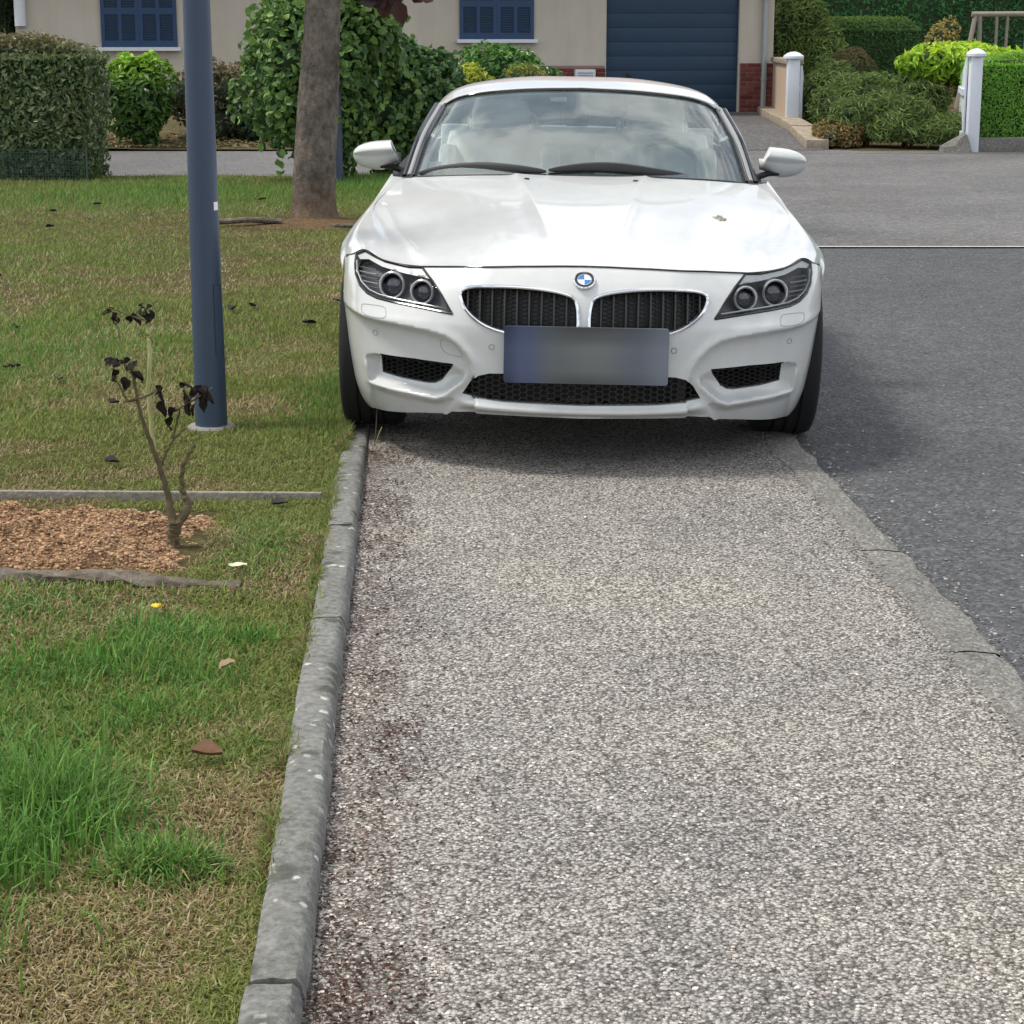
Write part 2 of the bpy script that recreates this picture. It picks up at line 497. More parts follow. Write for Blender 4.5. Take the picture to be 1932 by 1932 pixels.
# ------------------------------------------------------------------ kerbs
kerb = empty('kerb', (kx(0), 0, 0), (0, 0, ANG)); tag(kerb, 'grey lichen spotted concrete kerb between lawn and pavement', 'kerb', kind='structure')
joints = [-.15, .82, 1.80, 2.77, 3.75, 4.72, 5.69, 6.67, 7.64, 8.61, 9.58, 10.55, 11.52, 12.5, 13.5, 14.5, 15.5, 16.5, 17.5, 18.5, 19.5, 20.5]
cs = math.cos(ANG)
for a, b in zip(joints[:-1], joints[1:]):
    a_, b_ = a / cs + .004, b / cs - .004
    n = 14; V, F = [], []
    dx, dz = random.uniform(-.004, .004), random.uniform(-.003, .003)
    for i in range(n + 1):
        y = a_ + (b_ - a_) * i / n
        h = float(interp(y, [0, 5.6, 6.7, 7.2, 22], [.052, .050, .040, .020, .020])) + dz
        e = 0.004 if i in (0, n) else 0
        prof = [(.000, -.06), (.001, h * .35), (-.004, h * .72), (-.014, h * .93), (-.027, h - e), (-.048, h + .001 - e), (-.072, h - e), (-.083, h - .004 - e), (-.088, h * .5), (-.089, -.06)]
        j = [random.uniform(-.0022, .0022) for _ in prof]
        V += [(p[0] + dx + j[k], y, p[1] + (random.uniform(-.0015, .0015) if p[1] > 0 else 0)) for k, p in enumerate(prof)]
    m = len(prof)
    for i in range(n):
        for k in range(m - 1): F.append((i * m + k, (i + 1) * m + k, (i + 1) * m + k + 1, i * m + k + 1))
    F += [tuple(range(m)), tuple(n * m + k for k in range(m - 1, -1, -1))]
    MB().add(V, F).build('kerb_stone', M_KERB, kerb)
gut = empty('gutter_kerb', (GX, 0, 0), (0, 0, ANG)); tag(gut, 'worn flush concrete edging between pavement and dark road', 'kerb', kind='structure')
gj = [-2.2 + .97 * i for i in range(18)]
for a, b in zip(gj[:-1], gj[1:]):
    n = 40; V, F = [], []
    for i in range(n + 1):
        y = a + .003 + (b - a - .006) * i / n
        q_ = fbm(np.array([[y, a], [y + 50, a]]), 5.0, 2, 3) - .5
        w0, w1 = -.004 + .03 * q_[0], .120 + .05 * q_[1]
        z = random.uniform(-.002, .001)
        V += [(w0, y, -.05), (w0, y, .002 + z), (.05, y, .004 + z), (.11, y, -.003 + z), (w1, y, -.008 + z), (w1 + .004, y, -.05)]
    for i in range(n):
        for k in range(5): F.append((i * 6 + k, i * 6 + k + 1, (i + 1) * 6 + k + 1, (i + 1) * 6 + k))
    MB().add(V, F).build('edging_stone', M_GUTTER, gut)
# ------------------------------------------------------------------ the car
def mat_car_paint():
    t = NT('white_car_paint'); co = t.coord()
    n = t.noise(14, 6, .65, co); n2 = t.noise(220, 2, .5, co)
    c = t.ramp(n.outputs['Fac'], [(.25, (.520, .536, .536)), (.6, (.570, .586, .586))])
    t.color(c)
    t.set(Roughness=.32); t.b.inputs['Coat Weight'].default_value = .7; t.b.inputs['Coat IOR'].default_value = 1.42
    t.link(t.ramp(n.outputs['Fac'], [(.3, (.03,) * 3), (.75, (.09,) * 3)]), t.b.inputs['Coat Roughness'])
    return t.m
M_PAINT = mat_car_paint()
M_BLACK = plain('black_plastic', (.012, .012, .013), .42, var=.3)
M_GLOSSB = plain('gloss_black', (.010, .010, .012), .12, coat=.5)
M_RUBBER = plain('tyre_rubber', (.008, .008, .009), .85, var=.35, vscale=30)
M_CHROME = plain('chrome', (.72, .74, .76), .12, 1.0)
M_SILVER = plain('silver_plastic', (.55, .56, .58), .25, .6)
M_DKGREY = plain('dark_grey_plastic', (.05, .052, .056), .45)
M_MESH = plain('intake_mesh_black', (.016, .017, .019), .38)
M_WSGLASS = clear_glass('windscreen_glass', (.88, .99, .975), 2.7, .09, (.62, .84, .82))  # pale teal diffuse layer puts bright sky haze into the glass colour
M_SIDEGLASS = clear_glass('side_glass', (.88, .93, .92), 1.5)
M_LAMPGLASS = clear_glass('headlamp_glass', (.95, .96, .97), 1.28)
M_LENS = plain('projector_lens', (.02, .025, .035), .06, coat=1.0)
M_LEATHER = plain('cream_leather', (.82, .83, .81), .55, var=.06)
M_DASH = plain('dashboard_grey', (.46, .49, .48), .6, var=.1)
M_RIM = plain('alloy_rim', (.42, .43, .45), .3, .9)
M_RINGL = plain('light_ring_plastic', (.36, .37, .385), .22, .3, coat=.6)
M_PILLAR = plain('shaded_pillar_paint', (.26, .27, .275), .3, coat=.5)  # body-white pillars, their shade and dark reflections put into the grey
M_SLAT = plain('grille_slat', (.022, .023, .025), .4)
M_AMBER = plain('indicator_clear', (.16, .155, .15), .3, .4)

CAR = empty('sports_car', (0.2475, 7.43, 0.0), (0, math.radians(1.0), math.radians(-1.2)))
tag(CAR, 'white two seat sports car parked on the pavement facing the camera', 'car')

def xmax(z): return interp(z, [.10, .13, .145, .19, .285, .42, .5, .6, .7, .8], [.775, .788, .796, .810, .827, .845, .853, .857, .857, .85])
CREASE = [(.90, .520), (.86, .514), (.827, .508), (.758, .493), (.632, .485), (.530, .474), (.467, .461), (.425, .436), (.390, .401), (.368, .365), (.360, .335)]
RECESS = [(.707, .361), (.748, .352), (.757, .339), (.746, .252), (.605, .243), (.50, .233), (.466, .246), (.401, .302), (.393, .333), (.443, .354), (.584, .361)]
APRON = [(.746, .246), (.750, .10), (.455, .10), (.462, .172), (.43, .232), (.466, .238), (.50, .226), (.605, .236)]
def F_(x, z):
    x = np.abs(np.asarray(x, float)); z = np.asarray(z, float)
    shp = x.shape; x = x.ravel(); z = z.ravel()
    xs = x * .868 / xmax(z)
    p = interp(xs, [0, .2, .4, .5, .6, .7, .76, .8, .83, .85, .868, .9], [0, .008, .04, .07, .115, .18, .245, .305, .37, .43, .51, .7])
    q = interp(z, [.10, .12, .16, .2, .3, .4, .5, .56, .62, .66, .7, .74, .8], [.10, .085, .055, .03, .005, 0, 0, .01, .032, .06, .10, .17, .32])
    s = .45 * np.clip(z - .5, 0, None) * sst(.3, .62, x) * (1 - .7 * sst(.66, .86, x))
    y = -.86 + p + q + s
    P = np.stack([x, z], 1)
    # bumper flank under the crease is set back
    reg = in_poly(P, CREASE + [(.36, .05), (.95, .05), (.95, .52)])
    d = dist_poly(P, CREASE)
    k = 1 - .75 * sst(.36, .22, z) * 0
    y += np.where(reg, .034 * (1 - np.exp(-d / .014)), 0) * (1 - .55 * sst(.34, .24, z) * 0)
    y -= np.where(~reg, .007 * np.exp(-(d / .022) ** 2), .007 * np.exp(-(d / .010) ** 2)) * sst(.30, .40, z)
    # side intake pocket
    inr = in_poly(P, RECESS)
    line = RECESS[1:10]
    dr = dist_poly(P, line); dt = dist_poly(P, [RECESS[9], RECESS[10], RECESS[0], RECESS[1]])
    y += np.where(inr, sst(0, .006, dt) * .055 * (1 - (1 - np.clip(dr / .046, 0, 1)) ** 1.7), 0)
    y -= np.where(~inr, .010 * np.exp(-(dr / .014) ** 2), .010 * np.exp(-(dr / .010) ** 2)) * sst(.345, .30, z)
    ina = in_poly(P, APRON); da = dist_poly(P, APRON[:2]); da2 = dist_poly(P, [APRON[0]] + APRON[:4:-1]); da3 = dist_poly(P, APRON[2:5])
    y += np.where(ina, .026 * sst(0, .022, da) * sst(-.004, .03, da2) * sst(0, .02, da3), 0)
    # centre lip
    y -= .024 * np.exp(-((z - .212 - .015 * (x / .45) ** 2) / .015) ** 2) * (1 - sst(.36, .45, x))
    y += .016 * np.exp(-((z - .193) / .010) ** 2) * (1 - sst(.36, .45, x))
    return y.reshape(shp)
def F1(x, z, off=0.0): return float(F_(np.array([x]), np.array([z]))[0]) + off

TOP = [(0, .697), (.085, .696), (.222, .692), (.406, .683), (.554, .670)]
HL_IN = [(.554, .670), (.512, .631), (.480, .592), (.440, .533)]
HL_BOT = [(.440, .533), (.542, .544), (.634, .552), (.710, .560), (.748, .571), (.778, .592), (.797, .622), (.803, .655), (.803, .688)]
HL_TOP = [(.803, .688), (.768, .702), (.736, .690), (.690, .677), (.606, .667), (.554, .670)]
SH_OUT = [(.803, .688), (.830, .678), (.857, .660)]
GRILLE = [(.415, .605), (.401, .619), (.35, .628), (.22, .631), (.12, .623), (.056, .611), (.03, .596), (.021, .57), (.018, .527), (.020, .49), (.035, .474), (.10, .468), (.18, .469), (.257, .479), (.32, .495), (.367, .522), (.402, .556), (.416, .592)]
CENT = [(0, .236), (.258, .241), (.36, .249), (.406, .257), (.378, .303), (.351, .329), (.314, .339), (.26, .341), (0, .346)]
SIDEI = [(.70, .366), (.575, .366), (.437, .359), (.444, .339), (.478, .290), (.50, .277), (.525, .274), (.62, .281), (.695, .290)]
EDGE = [(float(xmax(z)) * .999, z) for z in np.linspace(.660, .150, 18)]
BOTTOM = [(.786, .138), (.774, .130), (.70, .138), (.64, .149), (.55, .163), (.462, .172), (.444, .186), (.35, .190), (.166, .189), (0, .187)]

def cdt_half(outer, holes, F, step=.0105, lines=(), mirror=True):
    """triangulate a region given in front view and lift it on y = F(x, z)"""
    loops = [densify(outer, step * .8, True)] + [densify(h, step * .7, True) for h in holes]
    pts, edges = [], []; lns = []
    for L in loops:
        b = len(pts); pts += [tuple(p) for p in L]; edges += [(b + i, b + (i + 1) % len(L)) for i in range(len(L))]
    for l in lines:
        L = densify(l, step * .8); L0 = L; L = L[in_poly(L, outer)]
        L = L[dist_poly(L, np.vstack([loops[0], loops[0][:1]])) > step * .4]
        for h in loops[1:]:
            if len(L): L = L[~in_poly(L, h)]
            if len(L): L = L[dist_poly(L, np.vstack([h, h[:1]])) > step * .4]
        b = len(pts); pts += [tuple(p) for p in L]; lns.append(L)
        edges += [(b + i, b + i + 1) for i in range(len(L) - 1) if np.linalg.norm(L[i + 1] - L[i]) < step * 1.2]
    allb = np.array(pts)
    O = np.array(outer); x0, z0 = O.min(0); x1, z1 = O.max(0)
    gx = np.arange(x0, x1, step); gz = np.arange(z0, z1, step * .866)
    G = np.array([(x + (step / 2 if k % 2 else 0), z) for k, z in enumerate(gz) for x in gx])
    if x1 > .76:
        ex = np.arange(.74, x1, step * .45); G = np.concatenate([G, np.array([(x, z + .003) for z in gz for x in ex])])
    G = G[in_poly(G, outer)]
    for h in holes: G = G[~in_poly(G, h)]
    # keep away from boundaries
    keep = np.ones(len(G), bool)
    for L in loops: keep &= dist_poly(G, np.vstack([L, L[:1]])) > step * .38
    for L in lns:
        if len(L) > 1: keep &= dist_poly(G, L) > step * .38
    G = G[keep]
    pts += [tuple(p) for p in G]
    r = delaunay_2d_cdt([Vector(p) for p in pts], edges, [], 0, 1e-6)
    V = np.array([tuple(v) for v in r[0]]); T = np.array([f for f in r[2] if len(f) == 3])
    cen = V[T].mean(1); ok = in_poly(cen, loops[0])
    for L in loops[1:]: ok &= ~in_poly(cen, L)
    T = T[ok]
    V3 = np.stack([V[:, 0], F(V[:, 0], V[:, 1]), V[:, 1]], 1)
    return V3, T, loops

def lift(P, off=0.0): return [(p[0], F1(p[0], p[1], off), p[1]) for p in P]
def mir(P): return [(-p[0], p[1], p[2]) for p in P]

def rim_strip(mb, loop, depth, side=1, shrink=0.0):
    L = [(side * p[0], F1(p[0], p[1]), p[1]) for p in loop]
    c = np.mean(np.array(loop), 0)
    n = len(L)
    B = []
    for p, q in zip(L, loop):
        B.append((side * (q[0] + (c[0] - q[0]) * shrink), p[1] + depth, q[1] + (c[1] - q[1]) * shrink))
    mb.add(L + B, [(i, (i + 1) % n, n + (i + 1) % n, n + i) for i in range(n)])

outer = TOP[:-1] + HL_IN[:-1] + HL_BOT[:-1] + SH_OUT[:-1] + EDGE + BOTTOM
GR_S = densify(GRILLE, .02, True, 2); CE_full = None
V3, T, loops = cdt_half(outer, [GR_S, SIDEI], F_, .0100, [CREASE, RECESS[1:10], APRON[:2]]) if False else (None, None, None)
# the centre intake crosses x = 0, so cut it out of the half outline instead
outer = TOP[:-1] + HL_IN[:-1] + HL_BOT[:-1] + SH_OUT[:-1] + EDGE + BOTTOM + CENT + []
V3, T, loops = cdt_half(outer, [GR_S, SIDEI], F_, .0078, [CREASE[2:], RECESS[0:11], [(p[0], p[1] - .006) for p in RECESS[0:2]], APRON[:2]])
mbf = MB(); mbf.add(V3, T)
Vm = V3 * [-1, 1, 1]; mbf.add(Vm, T[:, ::-1])
me = new_mesh(mbf.v, mbf.f, True)
bm = bmesh.new(); bm.from_mesh(me); bmesh.ops.remove_doubles(bm, verts=bm.verts[:], dist=1e-4)
bmesh.ops.recalc_face_normals(bm, faces=bm.faces[:])
bm.to_mesh(me); bm.free(); me.polygons.foreach_set('use_smooth', [True] * len(me.polygons))
bumper = obj('front_bumper', me, M_PAINT, CAR)
rims = MB()
CEN_L = densify(CENT, .012)                     # open half loop, right side
cen_full = [tuple(p) for p in CEN_L] + [(-p[0], p[1]) for p in CEN_L[::-1][1:-1]]
SI_L = densify(SIDEI, .01, True); GR_L = densify(GR_S, .01, True)
for s in (1, -1):
    rim_strip(rims, SI_L, .05, s, .03); rim_strip(rims, GR_L, .05, s, .02)
n = len(cen_full); Lc = [(p[0], F1(p[0], p[1]), p[1]) for p in cen_full]
rims.add(Lc + [(p[0], p[1] + .05, p[2]) for p in Lc], [(i, (i + 1) % n, n + (i + 1) % n, n + i) for i in range(n)])
low = densify(BOTTOM, .02)                                         # under edge of the bumper turns back
full = [(p[0], p[1]) for p in low] + [(-p[0], p[1]) for p in low[::-1][1:]]
Lb = [(p[0], F1(p[0], p[1]), p[1]) for p in full]; n = len(Lb)
rims.add(Lb + [(p[0] * .97, p[1] + .10, p[2] + .01) for p in Lb], [(i, i + 1, n + i + 1, n + i) for i in range(n - 1)])
rims.build('opening_edge', M_PAINT, bumper)

# ---- dark shut lines (thin black tubes that put the gap's shade in as colour)
def seam(pts2, r=.0022, name='panel_gap', parent=CAR, both=True, off=-.0005, mat=None):
    for s in ((1, -1) if both else (1,)):
        P = [(s * p[0], p[1], p[2]) for p in lift(densify(pts2, .012), off)]
        MB().tube(P, r, 6).build(name, mat or M_GLOSSB, parent)
top_line = TOP + []
pts = [(-p[0], p[1]) for p in TOP[::-1][:-1]] + TOP
MB().tube([(p[0], p[1] - .0025, p[2] + .0012) for p in lift(densify(pts, .015), .0)], .0030, 6).build('panel_gap', M_GLOSSB, CAR)
seam(HL_TOP, .0030); seam(SH_OUT, .0026)
seam(HL_IN, .0030); seam(HL_BOT, .0042)

# ---- centre and side intakes: honeycomb in front of a black back
def honeycomb(poly, F, off, cell=.031, mirror_x=1, squash=.62, wall=.16):
    P = np.array(poly); x0, z0 = P.min(0); x1, z1 = P.max(0)
    mb = MB(); w = cell; h = cell * squash
    r = 0; z = z0
    while z < z1 + h:
        x = x0 + (w * .75 if r % 2 else 0)
        while x < x1 + w:
            ring = [(x + w * .5 * a, z + h * .5 * b) for a, b in ((-1, 0), (-.5, 1), (.5, 1), (1, 0), (.5, -1), (-.5, -1))]
            if in_poly(np.array([(x, z)]), poly)[0]:
                inner = [(x + (q[0] - x) * (1 - wall), z + (q[1] - z) * (1 - wall)) for q in ring]
                yb = F1(min(max(x, -.8), .8), z) + off
                Vh = [(mirror_x * q[0], yb, q[1]) for q in ring] + [(mirror_x * q[0], yb, q[1]) for q in inner] + [(mirror_x * q[0], yb + .014, q[1]) for q in inner]
                Fh = []
                for k in range(6):
                    j = (k + 1) % 6
                    Fh += [(k, j, 6 + j, 6 + k), (6 + k, 6 + j, 12 + j, 12 + k)]
                mb.add(Vh, Fh)
            x += w * 1.5
        z += h * .5; r += 1
    return mb
honeycomb(cen_full, F_, .022).build('lower_intake_mesh', M_MESH, CAR, False)['kind'] = 'stuff'
def back_panel(poly, off, name, parent, s=1, mat=M_BLACK):
    V3b, Tb, _ = cdt_half([(p[0], p[1]) for p in poly], [], F_, .025)
    V3b = V3b * [s, 1, 1] + [0, off, 0]
    return obj(name, new_mesh(V3b, Tb, True), mat, parent)
back_panel(cen_full, .052, 'intake_back', CAR)
for s in (1, -1):
    honeycomb([tuple(p) for p in SI_L], F_, .015, .026, s, .55, .14).build('side_intake_mesh', M_MESH, CAR, False)
    back_panel([tuple(p) for p in SI_L], .045, 'side_intake_back', CAR, s)
    # kidney grille: chrome frame, vertical slats, black back
    fr = MB().ring([(s * p[0], p[1], p[2]) for p in lift(GR_L, -.002)], .0062, 8)
    g = fr.build('grille_frame', M_CHROME, CAR)
    back_panel([tuple(p) for p in GR_L], .048, 'grille_back', g, s)
    GP = np.array(GR_L)
    for k in range(9):
        x = .058 + k * .0415
        col = GP[np.abs(GP[:, 0] - x) < .02]
        if len(col) < 2: continue
        zlo = [z for z in np.linspace(.46, .64, 120) if in_poly(np.array([(x, z)]), GP)[0]]
        if not zlo: continue
        zs = np.linspace(zlo[0] - .004, zlo[-1] + .004, 7); b = MB()
        Vs = []
        for z in zs:
            y = F1(x, z)
            Vs += [(s * (x - .0030), y + .012, z), (s * (x + .0030), y + .012, z), (s * (x + .0042), y + .045, z), (s * (x - .0042), y + .045, z)]
        Fs = [(i * 4 + q, i * 4 + (q + 1) % 4, i * 4 + 4 + (q + 1) % 4, i * 4 + 4 + q) for i in range(6) for q in range(4)]
        b.add(Vs, Fs).build('slat', M_SLAT, g, False)
    hm = honeycomb([tuple(p) for p in GR_L], F_, .040, .024, s, .6, .2); hm.build('grille_mesh', M_BLACK, g, False)

# ---- parking sensors, washer covers, towing eye cover
def disc_loop(c, rx, rz, n=20): return [(c[0] + rx * math.cos(2 * math.pi * k / n), c[1] + rz * math.sin(2 * math.pi * k / n)) for k in range(n)]
M_SEAM = plain('paint_seam_grey', (.25, .255, .25), .6)
for s in (1, -1):
    for c, r in (((.717, .437), .0088), ((.306, .430), .0092)):
        MB().ring([(s * p[0], p[1], p[2]) for p in lift(disc_loop(c, r, r), -.0006)], .0013, 5).build('parking_sensor', M_SEAM, bumper)
    W = densify([(.768, .527), (.762, .534), (.690, .537), (.676, .531), (.672, .506), (.684, .498), (.742, .496), (.768, .506)], .008, True, 2)
    MB().ring([(s * p[0], p[1], p[2]) for p in lift(W, -.0004)], .0010, 5).build('washer_cover', M_SEAM, bumper)
tw = densify([(.485, .436), (.474, .444), (.434, .436), (.402, .390), (.414, .384), (.473, .394)], .008, True, 2)
MB().ring([(-p[0], p[1], p[2]) for p in lift(tw, -.0004)], .0010, 5).build('towing_eye_cover', M_SEAM, bumper)

# ---- badge: roundel with blue and white quarters
badge = empty('badge', (0, F1(0, .655) - .004, .655), (math.radians(-48), 0, 0), CAR)
M_BBLUE = plain('badge_blue', (.02, .16, .42), .2, coat=1); M_BWHITE = plain('badge_white', (.8, .81, .82), .2, coat=1)
MB().lathe([(.0, .004), (.0350, .004), (.0365, .0), (.0365, -.004), (.0330, -.006), (.0318, -.004)], 40, axis='Y').build('badge_rim', M_CHROME, badge)
MB().lathe([(.0322, -.0035), (.0232, -.0045)], 40, axis='Y').build('badge_ring', M_GLOSSB, badge)
MB().lathe([(.0232, -.0045), (.0240, -.0060), (.0222, -.0060), (.0218, -.0045)], 40, axis='Y').build('badge_inner_rim', M_CHROME, badge)
for q in range(4):
    a0 = q * math.pi / 2
    arc = [(  .0222 * math.cos(a0 + k * math.pi / 16), -.005,   .0222 * math.sin(a0 + k * math.pi / 16)) for k in range(9)]
    MB().add([(0, -.0053, 0)] + arc, [(0, k + 1, k + 2) for k in range(8)]).build('badge_quarter', M_BBLUE if q in (1, 3) else M_BWHITE, badge, False)

# ---- headlights
for s in (1, -1):
    hl = empty('headlight', (0, 0, 0), (0, 0, 0), CAR)
    poly = HL_IN[:-1] + HL_BOT[:-1] + HL_TOP[:-1]
    V3h, Th, Lh = cdt_half(poly, [], F_, .012)
    Vc = V3h * [s, 1, 1] + [0, -.001, 0]
    cov = obj('lamp_cover', new_mesh(Vc, Th if s == 1 else Th[:, ::-1], True), M_LAMPGLASS, hl)
    Vb = V3h.copy(); c0 = np.array([.63, 0, .61])
    Vb[:, 0] = c0[0] + (Vb[:, 0] - c0[0]) * .97; Vb[:, 2] = c0[2] + (Vb[:, 2] - c0[2]) * .95; Vb[:, 1] += .062
    obj('housing', new_mesh(Vb * [s, 1, 1], Th, True), M_DKGREY, hl)
    w = MB(); L = Lh[0]; n = len(L)
    A = [(s * p[0], F1(p[0], p[1]), p[1]) for p in L]
    B = [(s * (c0[0] + (p[0] - c0[0]) * .97), F1(p[0], p[1]) + .062, c0[2] + (p[1] - c0[2]) * .95) for p in L]
    w.add(A + B, [(i, (i + 1) % n, n + (i + 1) % n, n + i) for i in range(n)]).build('housing_wall', M_GLOSSB, hl)
    # eyebrow
    br = [(.796, .682), (.768, .695), (.736, .684), (.690, .671), (.606, .661), (.556, .663), (.527, .636), (.611, .644), (.70, .658), (.752, .676), (.786, .672)]
    V3e, Te, _ = cdt_half(br, [], F_, .012)
    obj('eyebrow_trim', new_mesh(V3e * [s, 1, 1] + [0, .008, 0], Te, True), M_PAINT, hl)
    # daytime ring and projector lens
    for (cx, cz, r) in ((.656, .603, .0470), (.548, .591, .0425)):
        y = F1(cx, cz) + .022
        nrm = Vector((s * .32, -1, .10)).normalized()
        Rm = nrm.to_track_quat('Z', 'Y').to_matrix()
        ringp = [(r, 0.0), (r + .001, .010), (r - .003, .013), (r - .007, .011), (r - .008, .002)]
        rg = MB().lathe(ringp, 40); rg.v = [tuple(Rm @ Vector(p) + Vector((s * cx, y, cz))) for p in rg.v]
        ro = rg.build('light_ring', M_RINGL, hl)
        dp = [(r - .012, -.012)] + [((r - .012) * math.cos(a), -.012 + .020 * math.sin(a)) for a in np.linspace(.1, math.pi / 2, 8)]
        dm = MB().lathe(dp, 32); dm.v = [tuple(Rm @ Vector(p) + Vector((s * cx, y + .004, cz))) for p in dm.v]
        dm.build('projector_lens', M_LENS, ro)
        bz = MB().lathe([(r - .010, .004), (r - .013, -.014), (r - .012, -.03)], 32); bz.v = [tuple(Rm @ Vector(p) + Vector((s * cx, y + .004, cz))) for p in bz.v]
        bz.build('bezel', M_BLACK, ro)
        tb = MB().lathe([(r + .001, .008), (r + .003, -.04)], 32); tb.v = [tuple(Rm @ Vector(p) + Vector((s * cx, y, cz))) for p in tb.v]
        tb.build('ring_barrel', M_DKGREY, ro)
    # indicator ribs
    for k in range(5):
        z = .590 + .014 * k
        P = [(s * x, F1(x, z) + .020, z + (x - .75) * .05) for x in np.linspace(.705 + .004 * k, .782 - .002 * abs(k - 3), 6)]
        MB().tube(P, .0042, 6, True, .7).build('indicator_rib', M_SILVER if k % 2 else M_AMBER, hl)
    # bright strip along the lower edge
    bl = [(p[0] + (-.006 if p[0] > .7 else 0), p[1] + .011) for p in HL_BOT[0:8]]; bl[0] = (.462, .547)
    MB().tube([(s * p[0], p[1], p[2]) for p in lift(densify(bl, .02), .006)], .0036, 6).build('lower_trim', M_SILVER, hl)

# ---- bonnet and front wings: one lofted skin behind the shut line
def fp(x, z): return (x, F1(x, z) + .002, z + .003)
r0 = [fp(0, .697), fp(.086, .696), fp(.30, .6885), fp(.554, .670), fp(.69, .6775), fp(.768, .702), fp(.857, .660)]
r0 = r0[:6] + [fp(.815, .684), fp(.857, .660)]
rows = [
 r0 + [(.8585, -.325, .63), (.857, -.335, .60)],
 [(0, -.50, .763), (.125, -.49, .760), (.345, -.46, .7445), (.60, -.40, .707), (.715, -.33, .711), (.79, -.28, .724), (.835, -.23, .714), (.862, -.19, .692), (.880, -.20, .665), (.880, -.21, .648)],
 [(0, -.08, .826), (.175, -.08, .823), (.43, -.06, .800), (.695, -.01, .742), (.78, .0, .751), (.818, .01, .750), (.842, .02, .743), (.857, .03, .726), (.886, .03, .698), (.892, .03, .675)],
 [(0, .32, .872), (.220, .32, .870), (.475, .34, .850), (.778, .40, .795), (.808, .405, .797), (.818, .41, .794), (.826, .415, .788), (.836, .42, .772), (.885, .42, .70), (.890, .40, .50)],
 [(0, .62, .902), (.262, .625, .900), (.49, .68, .890), (.705, .82, .870), (.735, .86, .868), (.755, .89, .867), (.775, .92, .866), (.797, .96, .857), (.872, .96, .66), (.860, .96, .20)],
]
S = crom(rows, 75, 181)
# the two bonnet creases and the flat centre
x, y = S[..., 0], S[..., 1]
cx = np.interp(y, [-.76, -.50, -.08, .32, .62], [.078, .125, .175, .220, .262])
ck = (1 - sst(.66, .70, y)) 
d = x - cx
S[..., 2] += (.009 * np.exp(-np.clip(-d, 0, None) / .07) * (d < 0) + .009 * np.exp(-np.clip(d, 0, None) / .014) * (d >= 0)) * ck * sst(-.75, -.50, y)
c3 = np.interp(y, [-.63, -.40, -.01, .40, .82], [.554, .600, .695, .778, .80]); d3 = x - c3
S[..., 2] += .008 * np.exp(-np.abs(d3) / .016) * sst(-.63, -.45, y) * (1 - sst(.30, .45, y))
bonnet = obj('bonnet', surf_mesh(S), M_PAINT, CAR)
for px_, py_ in ((-.215, .50), (.215, .50)):
    MB().lathe([(.0, .012), (.010, .010), (.013, .002), (.013, -.01)], 12, (px_, py_, .889)).build('washer_nozzle', M_BLACK, bonnet)
M_DIRT = plain('bird_dropping', (.30, .27, .22), .9, var=.4, vscale=90)
spl = MB()
for k in range(9):
    a, rr = random.uniform(0, 6.28), random.uniform(.004, .035)
    cx_, cy_ = .515 + rr * math.cos(a), .03 + rr * math.sin(a) * 1.2
    spl.lathe([(.0, .0036), (random.uniform(.004, .010), .003), (.012, .0)], 9, (cx_, cy_, float(0)))
zb = lambda X, Y: float(S[..., 2].ravel()[np.argmin((S[..., 0].ravel() - abs(X)) ** 2 + (S[..., 1].ravel() - Y) ** 2)])
spl.v = [(p[0], p[1], p[2] + zb(p[0], p[1])) for p in spl.v]
spl.build('bird_dropping', M_DIRT, bonnet)
lf = MB().add([(-.19, .36, .875), (-.165, .352, .880), (-.135, .372, .877), (-.160, .385, .882)], [(0, 1, 2), (0, 2, 3)])
lf.build('leaf_scrap', plain('dry_leaf_grey', (.18, .16, .13), .8), bonnet, False)

# ---- body sides, rear deck, tail
side = [
 [(.797, .96, .857), (.872, .96, .66), (.872, .96, .42), (.850, .96, .20)],
 [(.805, 1.5, .868), (.882, 1.5, .66), (.878, 1.5, .42), (.855, 1.5, .20)],
 [(.800, 2.05, .885), (.893, 2.05, .70), (.895, 2.05, .50), (.885, 2.08, .30)],
 [(.780, 2.5, .910), (.900, 2.5, .78), (.903, 2.5, .72), (.900, 2.5, .68)],
 [(.745, 2.9, .905), (.885, 2.92, .74), (.885, 2.92, .60), (.880, 2.90, .42)],
 [(.65, 3.22, .885), (.79, 3.20, .68), (.79, 3.20, .50), (.78, 3.18, .30)],
 [(.40, 3.37, .86), (.50, 3.38, .66), (.50, 3.38, .50), (.50, 3.36, .30)],
 [(.0, 3.40, .85), (.0, 3.42, .66), (.0, 3.42, .50), (.0, 3.40, .30)]]
obj('body_side', surf_mesh(crom(side, 60, 16)), M_PAINT, CAR)
deck = [[(0, 2.55, .985), (.3, 2.55, .98), (.6, 2.52, .955), (.780, 2.5, .910)],
        [(0, 2.9, .965), (.3, 2.9, .96), (.55, 2.9, .94), (.745, 2.9, .905)],
        [(0, 3.25, .93), (.25, 3.24, .925), (.45, 3.23, .91), (.65, 3.22, .885)],
        [(0, 3.40, .85), (.13, 3.395, .852), (.26, 3.385, .856), (.40, 3.37, .86)]]
obj('boot_lid', surf_mesh(crom(deck, 20, 16)), M_PAINT, CAR)
sill = [[(.797, .96, .857), (.70, .98, .86), (.66, 1.0, .80)], [(.805, 1.5, .868), (.72, 1.5, .872), (.69, 1.5, .80)], [(.800, 2.05, .885), (.73, 2.05, .89), (.70, 2.05, .82)], [(.780, 2.5, .910), (.72, 2.45, .93), (.68, 2.45, .85)]]
for s in (1, -1): obj('door_top', surf_mesh(crom(sill, 16, 5) * [s, 1, 1], False), M_BLACK, CAR)
